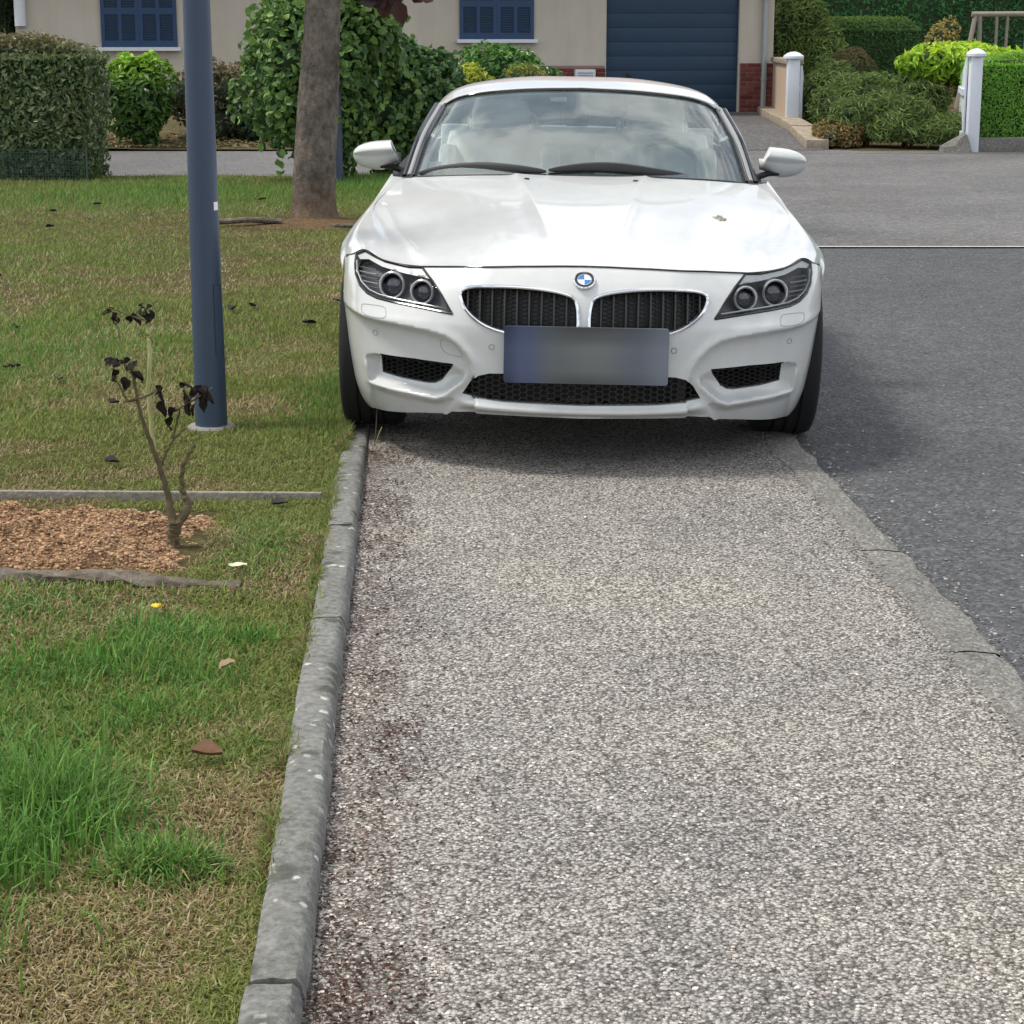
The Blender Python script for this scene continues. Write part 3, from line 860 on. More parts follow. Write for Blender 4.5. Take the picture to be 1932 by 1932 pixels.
fl = MB(); fl.box((0, 1.5, .19), (1.30, 3.7, .07)); fl.box((0, -.47, .235), (1.05, .40, .04)); fl.box((0, .62, .50), (1.5, .04, .66)); fl.box((0, 2.2, .55), (1.5, .04, .7)); fl.box((0, -.36, .42), (1.05, .03, .5))
fl.build('underbody_blocker', M_BLACK, CAR, False)  # unseen boxes, set low to block light and deepen the shade below
for s in (1, -1):
    for yy in (0, 2.496):
        a = MB(); prof = [(.36 * math.cos(q), .318 + .36 * math.sin(q)) for q in np.linspace(-.25, math.pi + .25, 16)]
        Va = [(s * xx, yy + p[0], p[1]) for xx in (.60, .80) for p in prof]; n = len(prof)
        a.add(Va, [(i, i + 1, n + i + 1, n + i) for i in range(n - 1)] + [tuple(range(n))]).build('wheel_arch_liner', M_BLACK, CAR)

# ---- windscreen, frame, roof
wsb = [(0, .655, .902), (.25, .665, .901), (.45, .705, .894), (.60, .765, .884), (.683, .835, .872)]
wst = [(0, 1.16, 1.226), (.22, 1.17, 1.219), (.42, 1.20, 1.200), (.52, 1.24, 1.178), (.580, 1.30, 1.148)]
def lerp3(a, b, t): return tuple(p + (q - p) * t for p, q in zip(a, b))
def bow(p, k): return (p[0] * (1 + .012 * k), p[1] - .012 * k, p[2] + .016 * k)
wsm = [bow(lerp3(a, b, .5), 1) for a, b in zip(wsb, wst)]
SW = crom([wsb, wsm, wst], 17, 25)
wsm_ = surf_mesh(SW)
if sum(p.normal.z for p in wsm_.polygons) < 0: wsm_.flip_normals()
obj('windscreen', wsm_, M_WSGLASS, CAR)
topc = [tuple(p) for p in SW[-1]]; botc = [tuple(p) for p in SW[0]]; sidec = [tuple(p) for p in SW[:, -1]]
full_top = mir(topc[::-1])[:-1] + topc; full_bot = mir(botc[::-1])[:-1] + botc
MB().tube([(p[0], p[1] - .002, p[2] + .004) for p in full_top], .0062, 8).build('windscreen_top_seal', M_GLOSSB, CAR)
MB().tube([(p[0], p[1] - .004, p[2] - .004) for p in full_bot], .012, 8, True, .6).build('windscreen_cowl_seal', M_BLACK, CAR)
for s in (1, -1):
    P = [(s * (p[0] + .022), p[1] + .03, p[2] + .002) for p in sidec]
    pil = MB().tube(P, .0125, 12, True, .9).build('windscreen_pillar', M_PILLAR, CAR)
    MB().tube([(s * (p[0] + .002), p[1] - .003, p[2] + .003) for p in sidec], .0095, 8).build('pillar_inner_seal', M_GLOSSB, pil)
    MB().tube([(s * (p[0] + .043), p[1] + .045, p[2] - .002) for p in sidec], .013, 8).build('pillar_outer_seal', M_GLOSSB, pil)
    fr_ = MB(); fr_.add([(s * .69, .80, .872), (s * .735, .83, .866), (s * .765, 1.02, .872), (s * .70, 1.02, .94)], [(0, 1, 2, 3)]).build('quarter_trim', M_BLACK, CAR, False)
roof_rows = [[(p[0] * 1.008, p[1] + .004, p[2] + .012) for p in wst[:4]] + [(.598, 1.30, 1.158), (.620, 1.34, 1.135)],
 [(0, 1.55, 1.262), (.23, 1.55, 1.258), (.43, 1.56, 1.238), (.54, 1.57, 1.212), (.60, 1.58, 1.176), (.635, 1.6, 1.135)],
 [(0, 1.95, 1.264), (.23, 1.95, 1.260), (.43, 1.95, 1.236), (.54, 1.96, 1.205), (.605, 1.97, 1.165), (.645, 1.98, 1.12)],
 [(0, 2.25, 1.205), (.23, 2.25, 1.20), (.43, 2.24, 1.18), (.54, 2.23, 1.15), (.62, 2.2, 1.12), (.665, 2.2, 1.08)],
 [(0, 2.58, .99), (.25, 2.58, .985), (.45, 2.56, .975), (.6, 2.54, .96), (.70, 2.5, .94), (.74, 2.48, .92)]]
SR = crom(roof_rows, 45, 31); rgm = surf_mesh(SR[33:])
if sum(p.normal.z for p in rgm.polygons) < 0: rgm.flip_normals()
obj('rear_window', rgm, M_SIDEGLASS, CAR)
roof = obj('roof', surf_mesh(SR[:34]), M_PAINT, CAR)
md = roof.modifiers.new('thick', 'SOLIDIFY'); md.thickness = .03; md.offset = -1
for s in (1, -1):
    A = [(s * .70, .98, .885), (s * .735, 1.5, .875), (s * .735, 2.1, .89), (s * .70, 2.35, .92)]
    B = [(s * .69, 1.0, .93), (s * .632, 1.40, 1.125), (s * .642, 1.95, 1.118), (s * .668, 2.25, 1.07)]
    swm = new_mesh(A + B, [(i, i + 1, 5 + i, 4 + i) for i in range(3)], True)
    if sum(p.normal.x * s for p in swm.polygons) < 0: swm.flip_normals()
    obj('side_window', swm, M_SIDEGLASS, CAR)

# ---- door mirrors
for s in (1, -1):
    nu, nv = 28, 28; V, F = [], []
    for i in range(nu + 1):
        a = -1 + 2 * i / nu; a = math.copysign(abs(a) ** .75, a)          # -1 inner edge .. 1 outer tip
        for j in range(nv):
            q = 2 * math.pi * j / nv
            t = (a + 1) / 2
            sec = (1 - max(0, (t - .30) / .70) ** 2.4) ** .5 if t > .30 else (1 if t > .02 else max(0.0, t / .02) ** .5)
            up_ = .050 * sec; dn_ = (.046 + .028 * float(sst(0.0, .45, t))) * sec
            zz = math.sin(q); yy = math.cos(q)
            zc = .957 - .016 * t
            z = zc + (up_ * zz if zz > 0 else dn_ * zz)
            xx = .778 + .190 * t + .020 * (1 - t) * zz
            dep = .085 * sec if yy < 0 else .045 * sec
            V.append((s * xx, 1.10 + dep * math.copysign(abs(yy) ** .8, yy) + .05 * t + (.024 * sst(.25, .10, zz) * (1 if yy < 0 else 0)) * sec, z))
    for i in range(nu):
        for j in range(nv): F.append((i * nv + j, i * nv + (j + 1) % nv, (i + 1) * nv + (j + 1) % nv, (i + 1) * nv + j))
    F.append(tuple(range(nv))); F.append(tuple(nu * nv + j for j in range(nv)))
    mirr = obj('door_mirror', MB().add(V, F).mesh(auto=False), M_PAINT, CAR)
    MB().tube([(s * .70, 1.02, .872), (s * .745, 1.06, .882), (s * .80, 1.085, .896), (s * .845, 1.09, .893)], [.032, .026, .022, .010], 10, True, .55).build('mirror_foot', M_BLACK, mirr)

# ---- wipers and cowl
def ws_pt(x, t, lift_=.010):
    k = abs(x) / .683; jf, if_ = min(1, k) * 24, t * 16; j = min(int(jf), 23); i = int(if_); fj, fi = jf - j, if_ - i
    p = (SW[i, j] * (1 - fj) + SW[i, j + 1] * fj) * (1 - fi) + (SW[i + 1, j] * (1 - fj) + SW[i + 1, j + 1] * fj) * fi; return (x, p[1] - lift_ * .55, p[2] + lift_)
for pts_, r in (([(-.14, .0), (-.28, .03), (-.42, .05), (-.56, .035), (-.665, .0)], .012), ([(.44, .0), (.30, .02), (.15, .05), (.02, .05), (-.13, .015)], .012)):
    P = [ws_pt(x, t, .014) for x, t in pts_]
    P = [tuple(p) for p in crom([P, P], 2, 24)[0]]
    wp = MB().tube(P, [.004 + .013 * math.sin(math.pi * i / 23) ** .6 for i in range(24)], 8, True, 1.3).build('wiper', M_BLACK, CAR)
    Q = [(p[0], p[1] - .006, p[2] - .014) for p in P]
    MB().tube(Q, .005, 6).build('wiper_blade', M_RUBBER, wp)

# ---- interior
dash = MB(); dp = crom([[(0, .70, .86), (.35, .74, .855), (.64, .86, .845)], [(0, 1.00, .885), (.35, 1.0, .88), (.66, 1.02, .86)], [(0, 1.16, .82), (.35, 1.16, .815), (.68, 1.16, .80)], [(0, 1.17, .55), (.35, 1.17, .55), (.68, 1.17, .55)]], 16, 12)
obj('dashboard', surf_mesh(dp), M_DASH, CAR)
for s in (1, -1):
    st = empty('seat', (s * .36, 1.78, 0), (0, 0, 0), CAR)
    def pad(name, c, d, bev, tilt=0):
        m = MB().box((0, 0, 0), d); me_ = m.mesh(True, bev); 
        o_ = obj(name, me_, M_LEATHER, st); o_.location = c; o_.rotation_euler = (tilt, 0, 0); return o_
    pad('backrest', (0, .12, .72), (.50, .15, .62), .07, math.radians(-14))
    pad('headrest', (0, .22, 1.06), (.27, .12, .19), .05, math.radians(-10))
    pad('cushion', (0, -.16, .42), (.50, .52, .16), .06)
    for e in (1, -1): pad('bolster', (e * .235, .06, .70), (.09, .20, .50), .04, math.radians(-14))
    MB().tube([(s * .20, 2.1, .85), (s * .20, 2.1, 1.06), (s * .25, 2.1, 1.09), (s * .45, 2.1, 1.09), (s * .50, 2.1, 1.06), (s * .50, 2.1, .85)], .022, 10).build('roll_bar', M_SILVER, CAR)
obj('rear_bulkhead', MB().box((0, 2.2, .85), (1.3, .05, .36)).mesh(True, .02), M_LEATHER, CAR)
stw = empty('steering_wheel', (.36, 1.24, .84), (math.radians(68), 0, 0), CAR)
MB().ring([(.185 * math.cos(a), .185 * math.sin(a), 0) for a in np.linspace(0, 2 * math.pi, 36, endpoint=False)], .017, 8).build('wheel_rim', M_DASH, stw)
obj('hub', MB().box((0, 0, -.02), (.20, .14, .05)).mesh(True, .02), M_DASH, stw)
MB().box((0, .0, -.015), (.34, .04, .015)).build('spoke', M_SILVER, stw)
rm = empty('rear_view_mirror', (-.018, 1.125, 1.122), (0, 0, 0), CAR)
obj('mirror_housing', MB().box((0, 0, 0), (.118, .045, .092)).mesh(True, .022), M_BLACK, rm)
MB().tube([(0, .0, .03), (0, .03, .062)], .012, 8).build('mirror_stem', M_DKGREY, rm)
M_STICK = plain('sticker_white', (.75, .77, .76), .5)
def on_glass(name, x, t, w, h, mat):
    k = abs(x) / .683 * 24; j = int(round(k)); i = int(round(t * 16)); p = SW[i, min(j, 24)].copy(); p[0] = x
    u = Vector((1, 0, 0)); v = Vector(SW[min(i + 1, 16), min(j, 24)] - SW[max(i - 1, 0), min(j, 24)]); v.x = 0; v.normalize()
    nn = u.cross(v) * -.004
    c = Vector(p) - nn * .5 + Vector((0, .006, -.002))
    MB().add([c - u * w / 2 - v * h / 2, c + u * w / 2 - v * h / 2, c + u * w / 2 + v * h / 2, c - u * w / 2 + v * h / 2], [(0, 1, 2, 3)]).build(name, mat, CAR, False)
on_glass('toll_tag', -.095, .88, .07, .035, M_STICK)
on_glass('inspection_sticker', -.60, .12, .05, .05, M_STICK)
pap = MB().box((-.56, .88, .872), (.09, .05, .004), .3); pap.build('paper_note', M_STICK, CAR, False)

# ---- number plate, softly blurred grey blue
def mat_plate():
    t = NT('blurred_number_plate'); co = t.coord('Generated')
    sp = t.node('ShaderNodeSeparateXYZ'); t.link(co, sp.inputs[0])
    c = t.ramp(sp.outputs['X'], [(0, (.055, .070, .125)), (.12, (.085, .105, .185)), (.32, (.125, .14, .145)), (.55, (.155, .165, .165)), (.8, (.125, .14, .165)), (1, (.17, .19, .23))], 'EASE')
    v = t.ramp(sp.outputs['Z'], [(0, (.50,) * 3), (.28, (.95,) * 3), (.6, (1.05,) * 3), (.85, (.62,) * 3), (1, (.42,) * 3)], 'EASE')
    m = t.ramp(sp.outputs['X'], [(0, (.75,) * 3), (.12, (.35,) * 3), (.5, (1,) * 3), (1, (.35,) * 3)], 'EASE')
    v = t.mix(m, (1, 1, 1), v)
    t.color(t.mix(1, c, v, 'MULTIPLY')); t.set(Roughness=.55); t.b.inputs['Specular IOR Level'].default_value = .25
    return t.m
pl = densify([(-.274, .318), (.276, .318), (.276, .508), (-.274, .508)], .5, True)
R_ = .010; pp = []
for (cx_, cz_, a0) in ((.276 - R_, .508 - R_, 0), (-.274 + R_, .508 - R_, 90), (-.274 + R_, .318 + R_, 180), (.276 - R_, .318 + R_, 270)):
    for k in range(6):
        a = math.radians(a0 + 18 * k); pp.append((cx_ + R_ * math.cos(a), cz_ + R_ * math.sin(a)))
n = len(pp); V = [(p[0] + .010, -.884, p[1]) for p in pp] + [(p[0] + .010, -.868, p[1]) for p in pp]
plate = MB().add(V, [tuple(range(n)), tuple(range(2 * n - 1, n - 1, -1))] + [(i, (i + 1) % n, n + (i + 1) % n, n + i) for i in range(n)]).build('number_plate', mat_plate(), CAR)
plate['label'] = 'blurred grey blue number plate'
MB().box((.01, -.855, .42), (.40, .03, .10)).build('plate_holder', M_BLACK, CAR, False)

# ---- wheels
def wheel(s, yy, steer=0):
    w = empty('wheel', (s * .766, yy, .318), (0, 0, steer), CAR)
    prof = [(.235, -.10), (.262, -.110), (.292, -.1125), (.309, -.104), (.317, -.088), (.318, -.05)]
    for g in (-.045, 0, .045): prof += [(.318, g - .006), (.311, g - .004), (.311, g + .004), (.318, g + .006)]
    prof += [(.318, .05), (.317, .088), (.309, .104), (.292, .1125), (.262, .110), (.235, .10)]
    MB().lathe(prof, 56, axis='X').build('tyre', M_RUBBER, w)
    MB().lathe([(.235, -.10), (.225, -.09), (.215, 0), (.225, .09), (.235, .10)], 40, axis='X').build('rim', M_RIM, w)
    sp = MB()
    for k in range(5):
        a = 2 * math.pi * k / 5
        for e in (-.10, .10):
            sp.tube([(s * .085, .03 * math.cos(a), .03 * math.sin(a)), (s * .088, .225 * math.cos(a + e), .225 * math.sin(a + e))], [.022, .014], 6)
    sp.lathe([(.0, s * .098), (.045, s * .095), (.05, s * .07)], 20, axis='X')
    sp.build('spokes', M_RIM, w)
    MB().lathe([(.02, 0), (.16, 0), (.16, s * .02), (.02, s * .02)], 28, axis='X').build('brake_disc', M_SILVER, w)
for s in (1, -1):
    wheel(s, 0); wheel(s, 2.496)
# ------------------------------------------------------------------ house with blue garage door
def mat_render():
    t = NT('beige_render'); co = t.coord(); n = t.noise(60, 4, .6, co); n2 = t.noise(1.3, 5, .6, co)
    mp = t.node('ShaderNodeMapping'); mp.inputs['Scale'].default_value = (3, 3, .35); t.link(co, mp.inputs['Vector'])
    st = t.noise(1.6, 5, .65, mp.outputs['Vector'])
    c = t.ramp(n2.outputs['Fac'], [(.3, (.47, .43, .37)), (.7, (.52, .48, .42))])
    c = t.mix(1, c, t.ramp(st.outputs['Fac'], [(.35, (.94, .935, .93)), (.6, (1.01, 1.01, 1.01))]), 'MULTIPLY')
    t.color(c); t.set(Roughness=.95); t.b.inputs['Specular IOR Level'].default_value = .15; t.bump(n.outputs['Fac'], .5, .01)
    return t.m
M_RENDER = mat_render()
M_BLUEDOOR = plain('blue_door_paint', (.0075, .033, .072), .6, var=.10, vscale=5)
M_BLUESHUT = plain('blue_shutter_paint', (.010, .042, .115), .5, var=.12, vscale=6)
M_WHITEP = plain('white_paint', (.60, .63, .68), .6, var=.06)
M_MORTAR = plain('mortar', (.24, .17, .15), .95, var=.2, vscale=40)
M_BRICKS = [plain('red_brick', c, .9, spec=.15, var=.28, vscale=24) for c in ((.165, .045, .040), (.125, .036, .036), (.20, .062, .050), (.095, .030, .032))]
M_ZINC = plain('zinc_pipe', (.33, .34, .345), .5, .3, var=.1)
M_TILE = plain('roof_tile', (.20, .09, .06), .85, var=.3, vscale=3)
HA = math.radians(7)
HOUSE = empty('house', (2.6, 33.0, 0.2), (0, 0, HA))
tag(HOUSE, 'beige rendered house with blue garage door and blue shutters', 'house')
def hb(name, u0, u1, v0, v1, z0, z1, mat, parent=None, bevel=0):
    return MB().box(((u0 + u1) / 2, (v0 + v1) / 2, (z0 + z1) / 2), (u1 - u0, v1 - v0, z1 - z0)).build(name, mat, parent or HOUSE, False, bevel)
# z here is above the house floor (0.2 m)
wall = MB()
wall.box((-5.755, .15, 1.35), (9.29, .30, 2.70)); wall.box((1.397, .15, 1.35), (.556, .30, 2.70)); wall.box((.006, .16, 2.42), (2.226, .28, .56))
wall.box((-4.36, 8.0, 1.35), (12.06, .3, 2.70)); wall.box((1.53, 4.1, 1.35), (.28, 7.6, 2.70)); wall.box((-10.25, 4.1, 1.35), (.30, 7.6, 2.70))
wall.build('wall', M_RENDER, HOUSE, False)
rf = MB().add([(-11, -.6, 2.70), (2.3, -.6, 2.70), (2.3, 4, 4.9), (-11, 4, 4.9), (-11, 8.8, 2.70), (2.3, 8.8, 2.70), (-11, -.6, 2.58), (2.3, -.6, 2.58), (-11, 8.8, 2.58), (2.3, 8.8, 2.58)],
    [(0, 1, 2, 3), (3, 2, 5, 4), (0, 6, 7, 1), (5, 9, 8, 4), (1, 7, 9, 5, 2), (0, 3, 4, 8, 6), (6, 8, 9, 7)])
rf.build('roof', M_TILE, HOUSE, False)
gd = empty('garage_door', (0, .10, 0), (0, 0, 0), HOUSE)
for k in range(10):
    z0 = .012 + k * .2255
    MB().box((.006, 0, z0 + .111), (2.20, .04, .2215)).build('panel', M_BLUEDOOR, gd, True, .003)
MB().box((.006, .025, 1.15), (2.22, .03, 2.3)).build('door_frame', M_BLACK, gd, False)
MB().box((-.70, -.04, .62), (.05, .04, .07)).build('handle', M_BLACK, gd, True, .008)
hb('door_jamb', 1.100, 1.122, -.004, .11, .0, 2.2, M_RENDER); hb('door_jamb', -1.110, -1.088, -.004, .11, .0, 2.2, M_RENDER)
hb('doorstep', -1.3, 1.55, -.22, .06, -.06, .02, M_GUTTER)
# brick plinth beside the garage door, brick by brick
for (u0, u1, top) in ((1.122, 1.678, .800), (-2.30, -1.112, .765)):
    pln = MB().box(((u0 + u1) / 2, -.012, top / 2), (u1 - u0 - .006, .026, top)).build('brick_plinth', M_MORTAR, HOUSE, False)
    proto = [MB().box((0, 0, 0), (.208, .022, .060)).mesh(True, .004) for _ in M_BRICKS]
    half = [MB().box((0, 0, 0), (.098, .022, .060)).mesh(True, .004) for _ in M_BRICKS]
    for a, b, m in zip(proto, half, M_BRICKS): a.materials.append(m); b.materials.append(m)
    r = 0; z = .040
    while z < top - .02:
        u = u0 + .012 + (0 if r % 2 else -.11)
        while u < u1 - .05:
            a, b = max(u, u0 + .004), min(u + .208, u1 - .004)
            k = random.choices(range(4), (4, 3, 2, 2))[0]
            if b - a > .15: o = obj('brick', proto[k], None, pln)
            elif b - a > .07: o = obj('brick', half[k], None, pln); 
            else: u += .220; continue
            o.location = ((a + b) / 2, -.026 + random.uniform(-.003, .003), z)
            u += .220
        z += .0725; r += 1
# windows behind closed louvred shutters
for (u0, u1, zs) in ((-9.09, -7.918, 1.06), (-3.464, -2.268, 1.18)):
    win = empty('window', ((u0 + u1) / 2, 0, zs), (0, 0, 0), HOUSE); w = u1 - u0
    MB().box((0, .01, .56), (w, .05, 1.14)).build('shutter_recess', M_BLACK, win, False)
    for q in range(2):
        x0 = -w / 2 + q * w / 2
        sh = MB(); 
        for xa, xb in ((.0, .06), (w / 4 - .03, w / 4 + .03), (w / 2 - .062, w / 2 - .002)):
            sh.box((x0 + (xa + xb) / 2, -.022, .56), (xb - xa, .035, 1.12))
        for za, zb_ in ((.0, .10), (.50, .60), (1.02, 1.12)):
            for xa, xb in ((.06, w / 4 - .03), (w / 4 + .03, w / 2 - .062)):
                sh.box((x0 + (xa + xb) / 2, -.0225, (za + zb_) / 2), (xb - xa, .034, zb_ - za))
        so = sh.build('shutter', M_BLUESHUT, win, False)
        lv = MB()
        for za, zb_ in ((.10, .50), (.60, 1.02)):
            for xa, xb in ((.06, w / 4 - .03), (w / 4 + .03, w / 2 - .062)):
                for k in range(11):
                    zc = za + (k + .5) * (zb_ - za) / 11
                    lv.box((x0 + (xa + xb) / 2, -.020, zc), (xb - xa, .005, .036), 0, Matrix.Rotation(math.radians(35), 3, 'X'))
        l = lv.build('louvres', plain('shutter_louvre', (.028, .070, .150), .5), so, False); l['kind'] = 'stuff'
    MB().box((0, -.06, -.028), (w + .10, .16, .056)).build('sill', M_WHITEP, win, False, .004)
# downpipes
dpz = MB().tube([(1.508, -.075, .05), (1.508, -.075, 2.6)], .044, 14).build('downpipe', M_ZINC, HOUSE)
for z in (.55, .10, 1.8): MB().lathe([(.047, -.02), (.054, -.02), (.054, .02), (.047, .02)], 14, (1.508, -.075, z)).build('pipe_bracket', M_ZINC, dpz)
MB().tube([(-10.31, -.06, 1.38), (-10.31, -.06, 2.6)], .09, 12).build('downpipe', M_WHITEP, HOUSE)
vb = empty('vent_box', (-1.45, -.10, .555), (0, 0, 0), HOUSE)
MB().box((0, 0, .07), (.33, .16, .17)).build('vent_case', M_WHITEP, vb, True, .012)
for k in range(3): MB().box((0, -.084, .02 + .04 * k), (.25, .012, .014)).build('vent_slat', M_ZINC, vb, False)

# driveway up to the garage and its stone edging
pave = [(0.3, 26.2), (4.05, 26.2), (4.12, 27.6), (4.12, 33.2), (0.2, 33.0)]
Z = lambda y: float(np.interp(y, [26.2, 28.8, 33.2], [-.006, .16, .205]))
ys = np.linspace(26.2, 33.1, 12)
V = []; 
for y in ys: V += [(-.2, y, Z(y)), (4.06, y, Z(y))]
me = new_mesh(V, [(2 * i, 2 * i + 1, 2 * i + 3, 2 * i + 2) for i in range(11)], True)
tag(obj('driveway', me, mat_asphalt('driveway_asphalt', (.055, .053, .054), (.115, .110, .110), (.2, .2, .2), 40)), 'grey asphalt driveway rising to the blue garage door', 'driveway', kind='structure')
M_STONE = mat_concrete('buff_stone', (.17, .135, .098), (.40, .34, .265), False)
sw = empty('stone_edging', (4.0, 26.3, 0)); tag(sw, 'low buff stone edging along the driveway slope', 'edging')
y = 26.35
while y < 33:
    l = random.uniform(.75, 1.0); y1 = min(y + l, 33.1)
    ym = (y + y1) / 2; x = np.interp(ym, [26.3, 33], [-.02, .15]) + random.uniform(-.015, .015)
    zt = Z(ym) + .075 + random.uniform(-.012, .012); tilt = math.atan2(Z(y1) - Z(y), y1 - y)
    b = MB().box((0, 0, 0), (.30 + random.uniform(-.02, .02), (y1 - y) - .015, .16)).build('edging_stone', M_STONE, sw, True, .02)
    b.location = (x, ym - 26.3, zt - .05); b.rotation_euler = (tilt, 0, random.uniform(-.03, .03))
    y = y1
# garden ground, left bed and right garden (slightly higher than the road)
def bumpy(name, x0, x1, y0, y1, zf, mat, label, nx=40, ny=24):
    gx, gy = np.meshgrid(np.linspace(x0, x1, nx), np.linspace(y0, y1, ny)); p = np.stack([gx.ravel(), gy.ravel()], 1)
    z = zf(p[:, 0], p[:, 1]) + .05 * (fbm(p, 1.2, 9) - .5)
    return tag(obj(name, new_mesh(np.column_stack([p, z]), grid_faces(ny, nx), True), mat), label, 'ground', kind='structure')
bumpy('planting_bed', -16, -.25, 26.0, 33.2, lambda x, y: .02 + .22 * sst(26.2, 29, y), M_EARTH, 'earth bed strewn with dry leaves below the house shutters')
bumpy('garden', 4.2, 26, 26.05, 60, lambda x, y: -.02 + .12 * sst(26.0, 30, y), M_EARTH, 'shaded garden earth behind the white gate')

# garden wall stub, gate posts and leaves
gw = empty('garden_wall', (4.13, 29.75, .1), (0, 0, -.052)); tag(gw, 'short tan rendered wall between house corner and white gate post', 'wall')
MB().box((0.02, 1.6, .45), (.16, 3.25, .95)).build('wall_body', plain('tan_render', (.42, .32, .235), .95, var=.08, vscale=10), gw, False)
MB().box((0.02, 1.6, .965), (.24, 3.3, .075)).build('coping', M_STONE, gw, True, .012)
M_POSTW = plain('gate_white', (.62, .66, .73), .45, var=.05)
def gate_post(x, y, z0, h, w, label):
    g = empty('gate_post', (x, y, z0)); tag(g, label, 'gate post', 'white gate posts')
    MB().box((0, 0, h / 2 - .06), (w, w, h - .12)).build('shaft', M_POSTW, g, True, .01)
    MB().lathe([(w * .62, 0), (w * .86, .012), (w * .86, .045), (w * .55, .085), (w * .22, .105), (0, .108)], 20, (0, 0, h - .125)).build('cap', M_POSTW, g)
gate_post(4.085, 29.5, .13, 1.10, .175, 'white gate post with rounded cap beside the tan wall')
gate_post(5.905, 25.86, -.03, 1.33, .150, 'white gate post with rounded cap against the clipped bright hedge')
def gate_leaf(x, y, z0, rz, L, h, label):
    g = empty('gate_leaf', (x, y, z0), (0, 0, rz)); tag(g, label, 'gate', 'open white gate leaves')
    n = int(L / .12)
    for k in range(n):
        t = k / (n - 1); hh = h - .22 * math.sin(math.pi * t * .5) 
        MB().box((.04 + t * (L - .08), 0, hh / 2), (.105, .03, hh)).build('board', M_POSTW, g, True, .006)
    for z in (.18, h * .62): MB().box((L / 2, .03, z), (L, .03, .08)).build('rail', M_POSTW, g, False)
gate_leaf(4.22, 29.6, .13, math.radians(80.5), 1.7, .88, 'white gate leaf swung open behind the left post')
gate_leaf(5.815, 25.97, .02, math.radians(79.3), 1.7, 1.15, 'white boarded gate leaf swung open at the right post')
fs = empty('footing_stone', (5.66, 25.75, 0)); tag(fs, 'pale broken concrete footing at the foot of the right gate leaf', 'footing')
MB().add([(-.16, -.1, -.02), (.22, -.1, -.02), (.22, .2, -.02), (-.16, .2, -.02), (-.15, -.08, .06), (.0, -.08, .075), (.06, -.06, .17), (.14, -.05, .22), (.14, .18, .22), (-.15, .18, .06)],
         [(0, 1, 7, 6, 5, 4), (3, 9, 8, 2), (4, 5, 6, 7, 8, 9), (0, 4, 9, 3), (1, 2, 8, 7), (0, 3, 2, 1)]).build('footing', M_GUTTER, fs, False)
lw = empty('low_wall', (6.0, 26.05, 0)); tag(lw, 'low pale concrete wall under the clipped bright hedge', 'wall')
for k in range(9):
    MB().box((.55 + k * 1.2, 0, .04), (1.19, .26, .24)).build('wall_block', M_GUTTER, lw, True, .012)
# weathered timber frame far right
pg = empty('timber_frame', (8.6, 38.0, .1)); tag(pg, 'weathered grey timber garden frame rising behind the lime shrub', 'garden frame')
M_WOODG = plain('weathered_wood', (.27, .24, .20), .9, var=.3, vscale=14)
MB().tube([(-.05, 0, 1.72), (4.0, 0, 1.74)], .05, 8).build('top_rail', M_WOODG, pg)
MB().tube([(-.32, -.3, .0), (.02, 0, 1.70)], .045, 8).build('brace', M_WOODG, pg)
for k, x in enumerate((.10, .42, .62, .98, 1.55, 2.0, 2.6, 3.2, 3.9)):
    MB().tube([(x + random.uniform(-.08, .08), 0, .0), (x + random.uniform(-.03, .03), 0, .9), (x, 0, 1.70)], .030 + .015 * (k % 4 == 0), 8).build('upright', M_WOODG, pg)
# ------------------------------------------------------------------ leaves
def leaf_cloud(P, N, size, aspect, cols, fold=.25, seed=0, droop=.0, jit=.9, round_=False):
    """P points, N preferred normals -> verts, faces, colours; folded leaf blades"""
    r = np.random.default_rng(seed); n = len(P)
    N = N + r.normal(0, jit, (n, 3)) * .6; N /= np.linalg.norm(N, axis=1)[:, None] + 1e-9
    A = r.normal(0, 1, (n, 3)); A[:, 2] -= droop * 2
    A -= N * (A * N).sum(1)[:, None]; A /= np.linalg.norm(A, axis=1)[:, None] + 1e-9
    B = np.cross(N, A)
    L = size * r.uniform(.65, 1.3, n); W = L * aspect
    b = P - A * (L * .5)[:, None]; t = P + A * (L * .5)[:, None] - N * (L * .12)[:, None]
    up = N * (W * fold)[:, None]
    if round_:
        l1 = P - A * (L * .18)[:, None] + B * (W * .5)[:, None] + up; r1 = P - A * (L * .18)[:, None] - B * (W * .5)[:, None] + up
        l2 = P + A * (L * .2)[:, None] + B * (W * .42)[:, None] + up * .8; r2 = P + A * (L * .2)[:, None] - B * (W * .42)[:, None] + up * .8
        V = np.stack([b, r1, r2, t, l2, l1], 1).reshape(-1, 3); k = 6
        F = (np.array([[0, 1, 2], [0, 2, 3], [0, 3, 4], [0, 4, 5]])[None] + (np.arange(n) * k)[:, None, None]).reshape(-1, 3)
    else:
        l = P + B * (W * .5)[:, None] + up; q = P - B * (W * .5)[:, None] + up
        V = np.stack([b, q, t, l], 1).reshape(-1, 3); k = 4
        F = (np.array([[0, 1, 2], [0, 2, 3]])[None] + (np.arange(n) * k)[:, None, None]).reshape(-1, 3)
    C = np.repeat(cols, k, 0)
    return V, F, C

def tint(n, stops, seed=0, spread=.18):
    """pick random natural leaf colours between the given ones"""
    r = np.random.default_rng(seed); S = np.array(stops); i = r.integers(0, len(S), n); j = r.integers(0, len(S), n); t = r.random(n)[:, None]
    return np.clip((S[i] * t + S[j] * (1 - t)) * r.uniform(1 - spread, 1 + spread, n)[:, None], 0, 1)

def sph(n, r):
    v = r.normal(0, 1, (n, 3)); return v / np.linalg.norm(v, axis=1)[:, None]

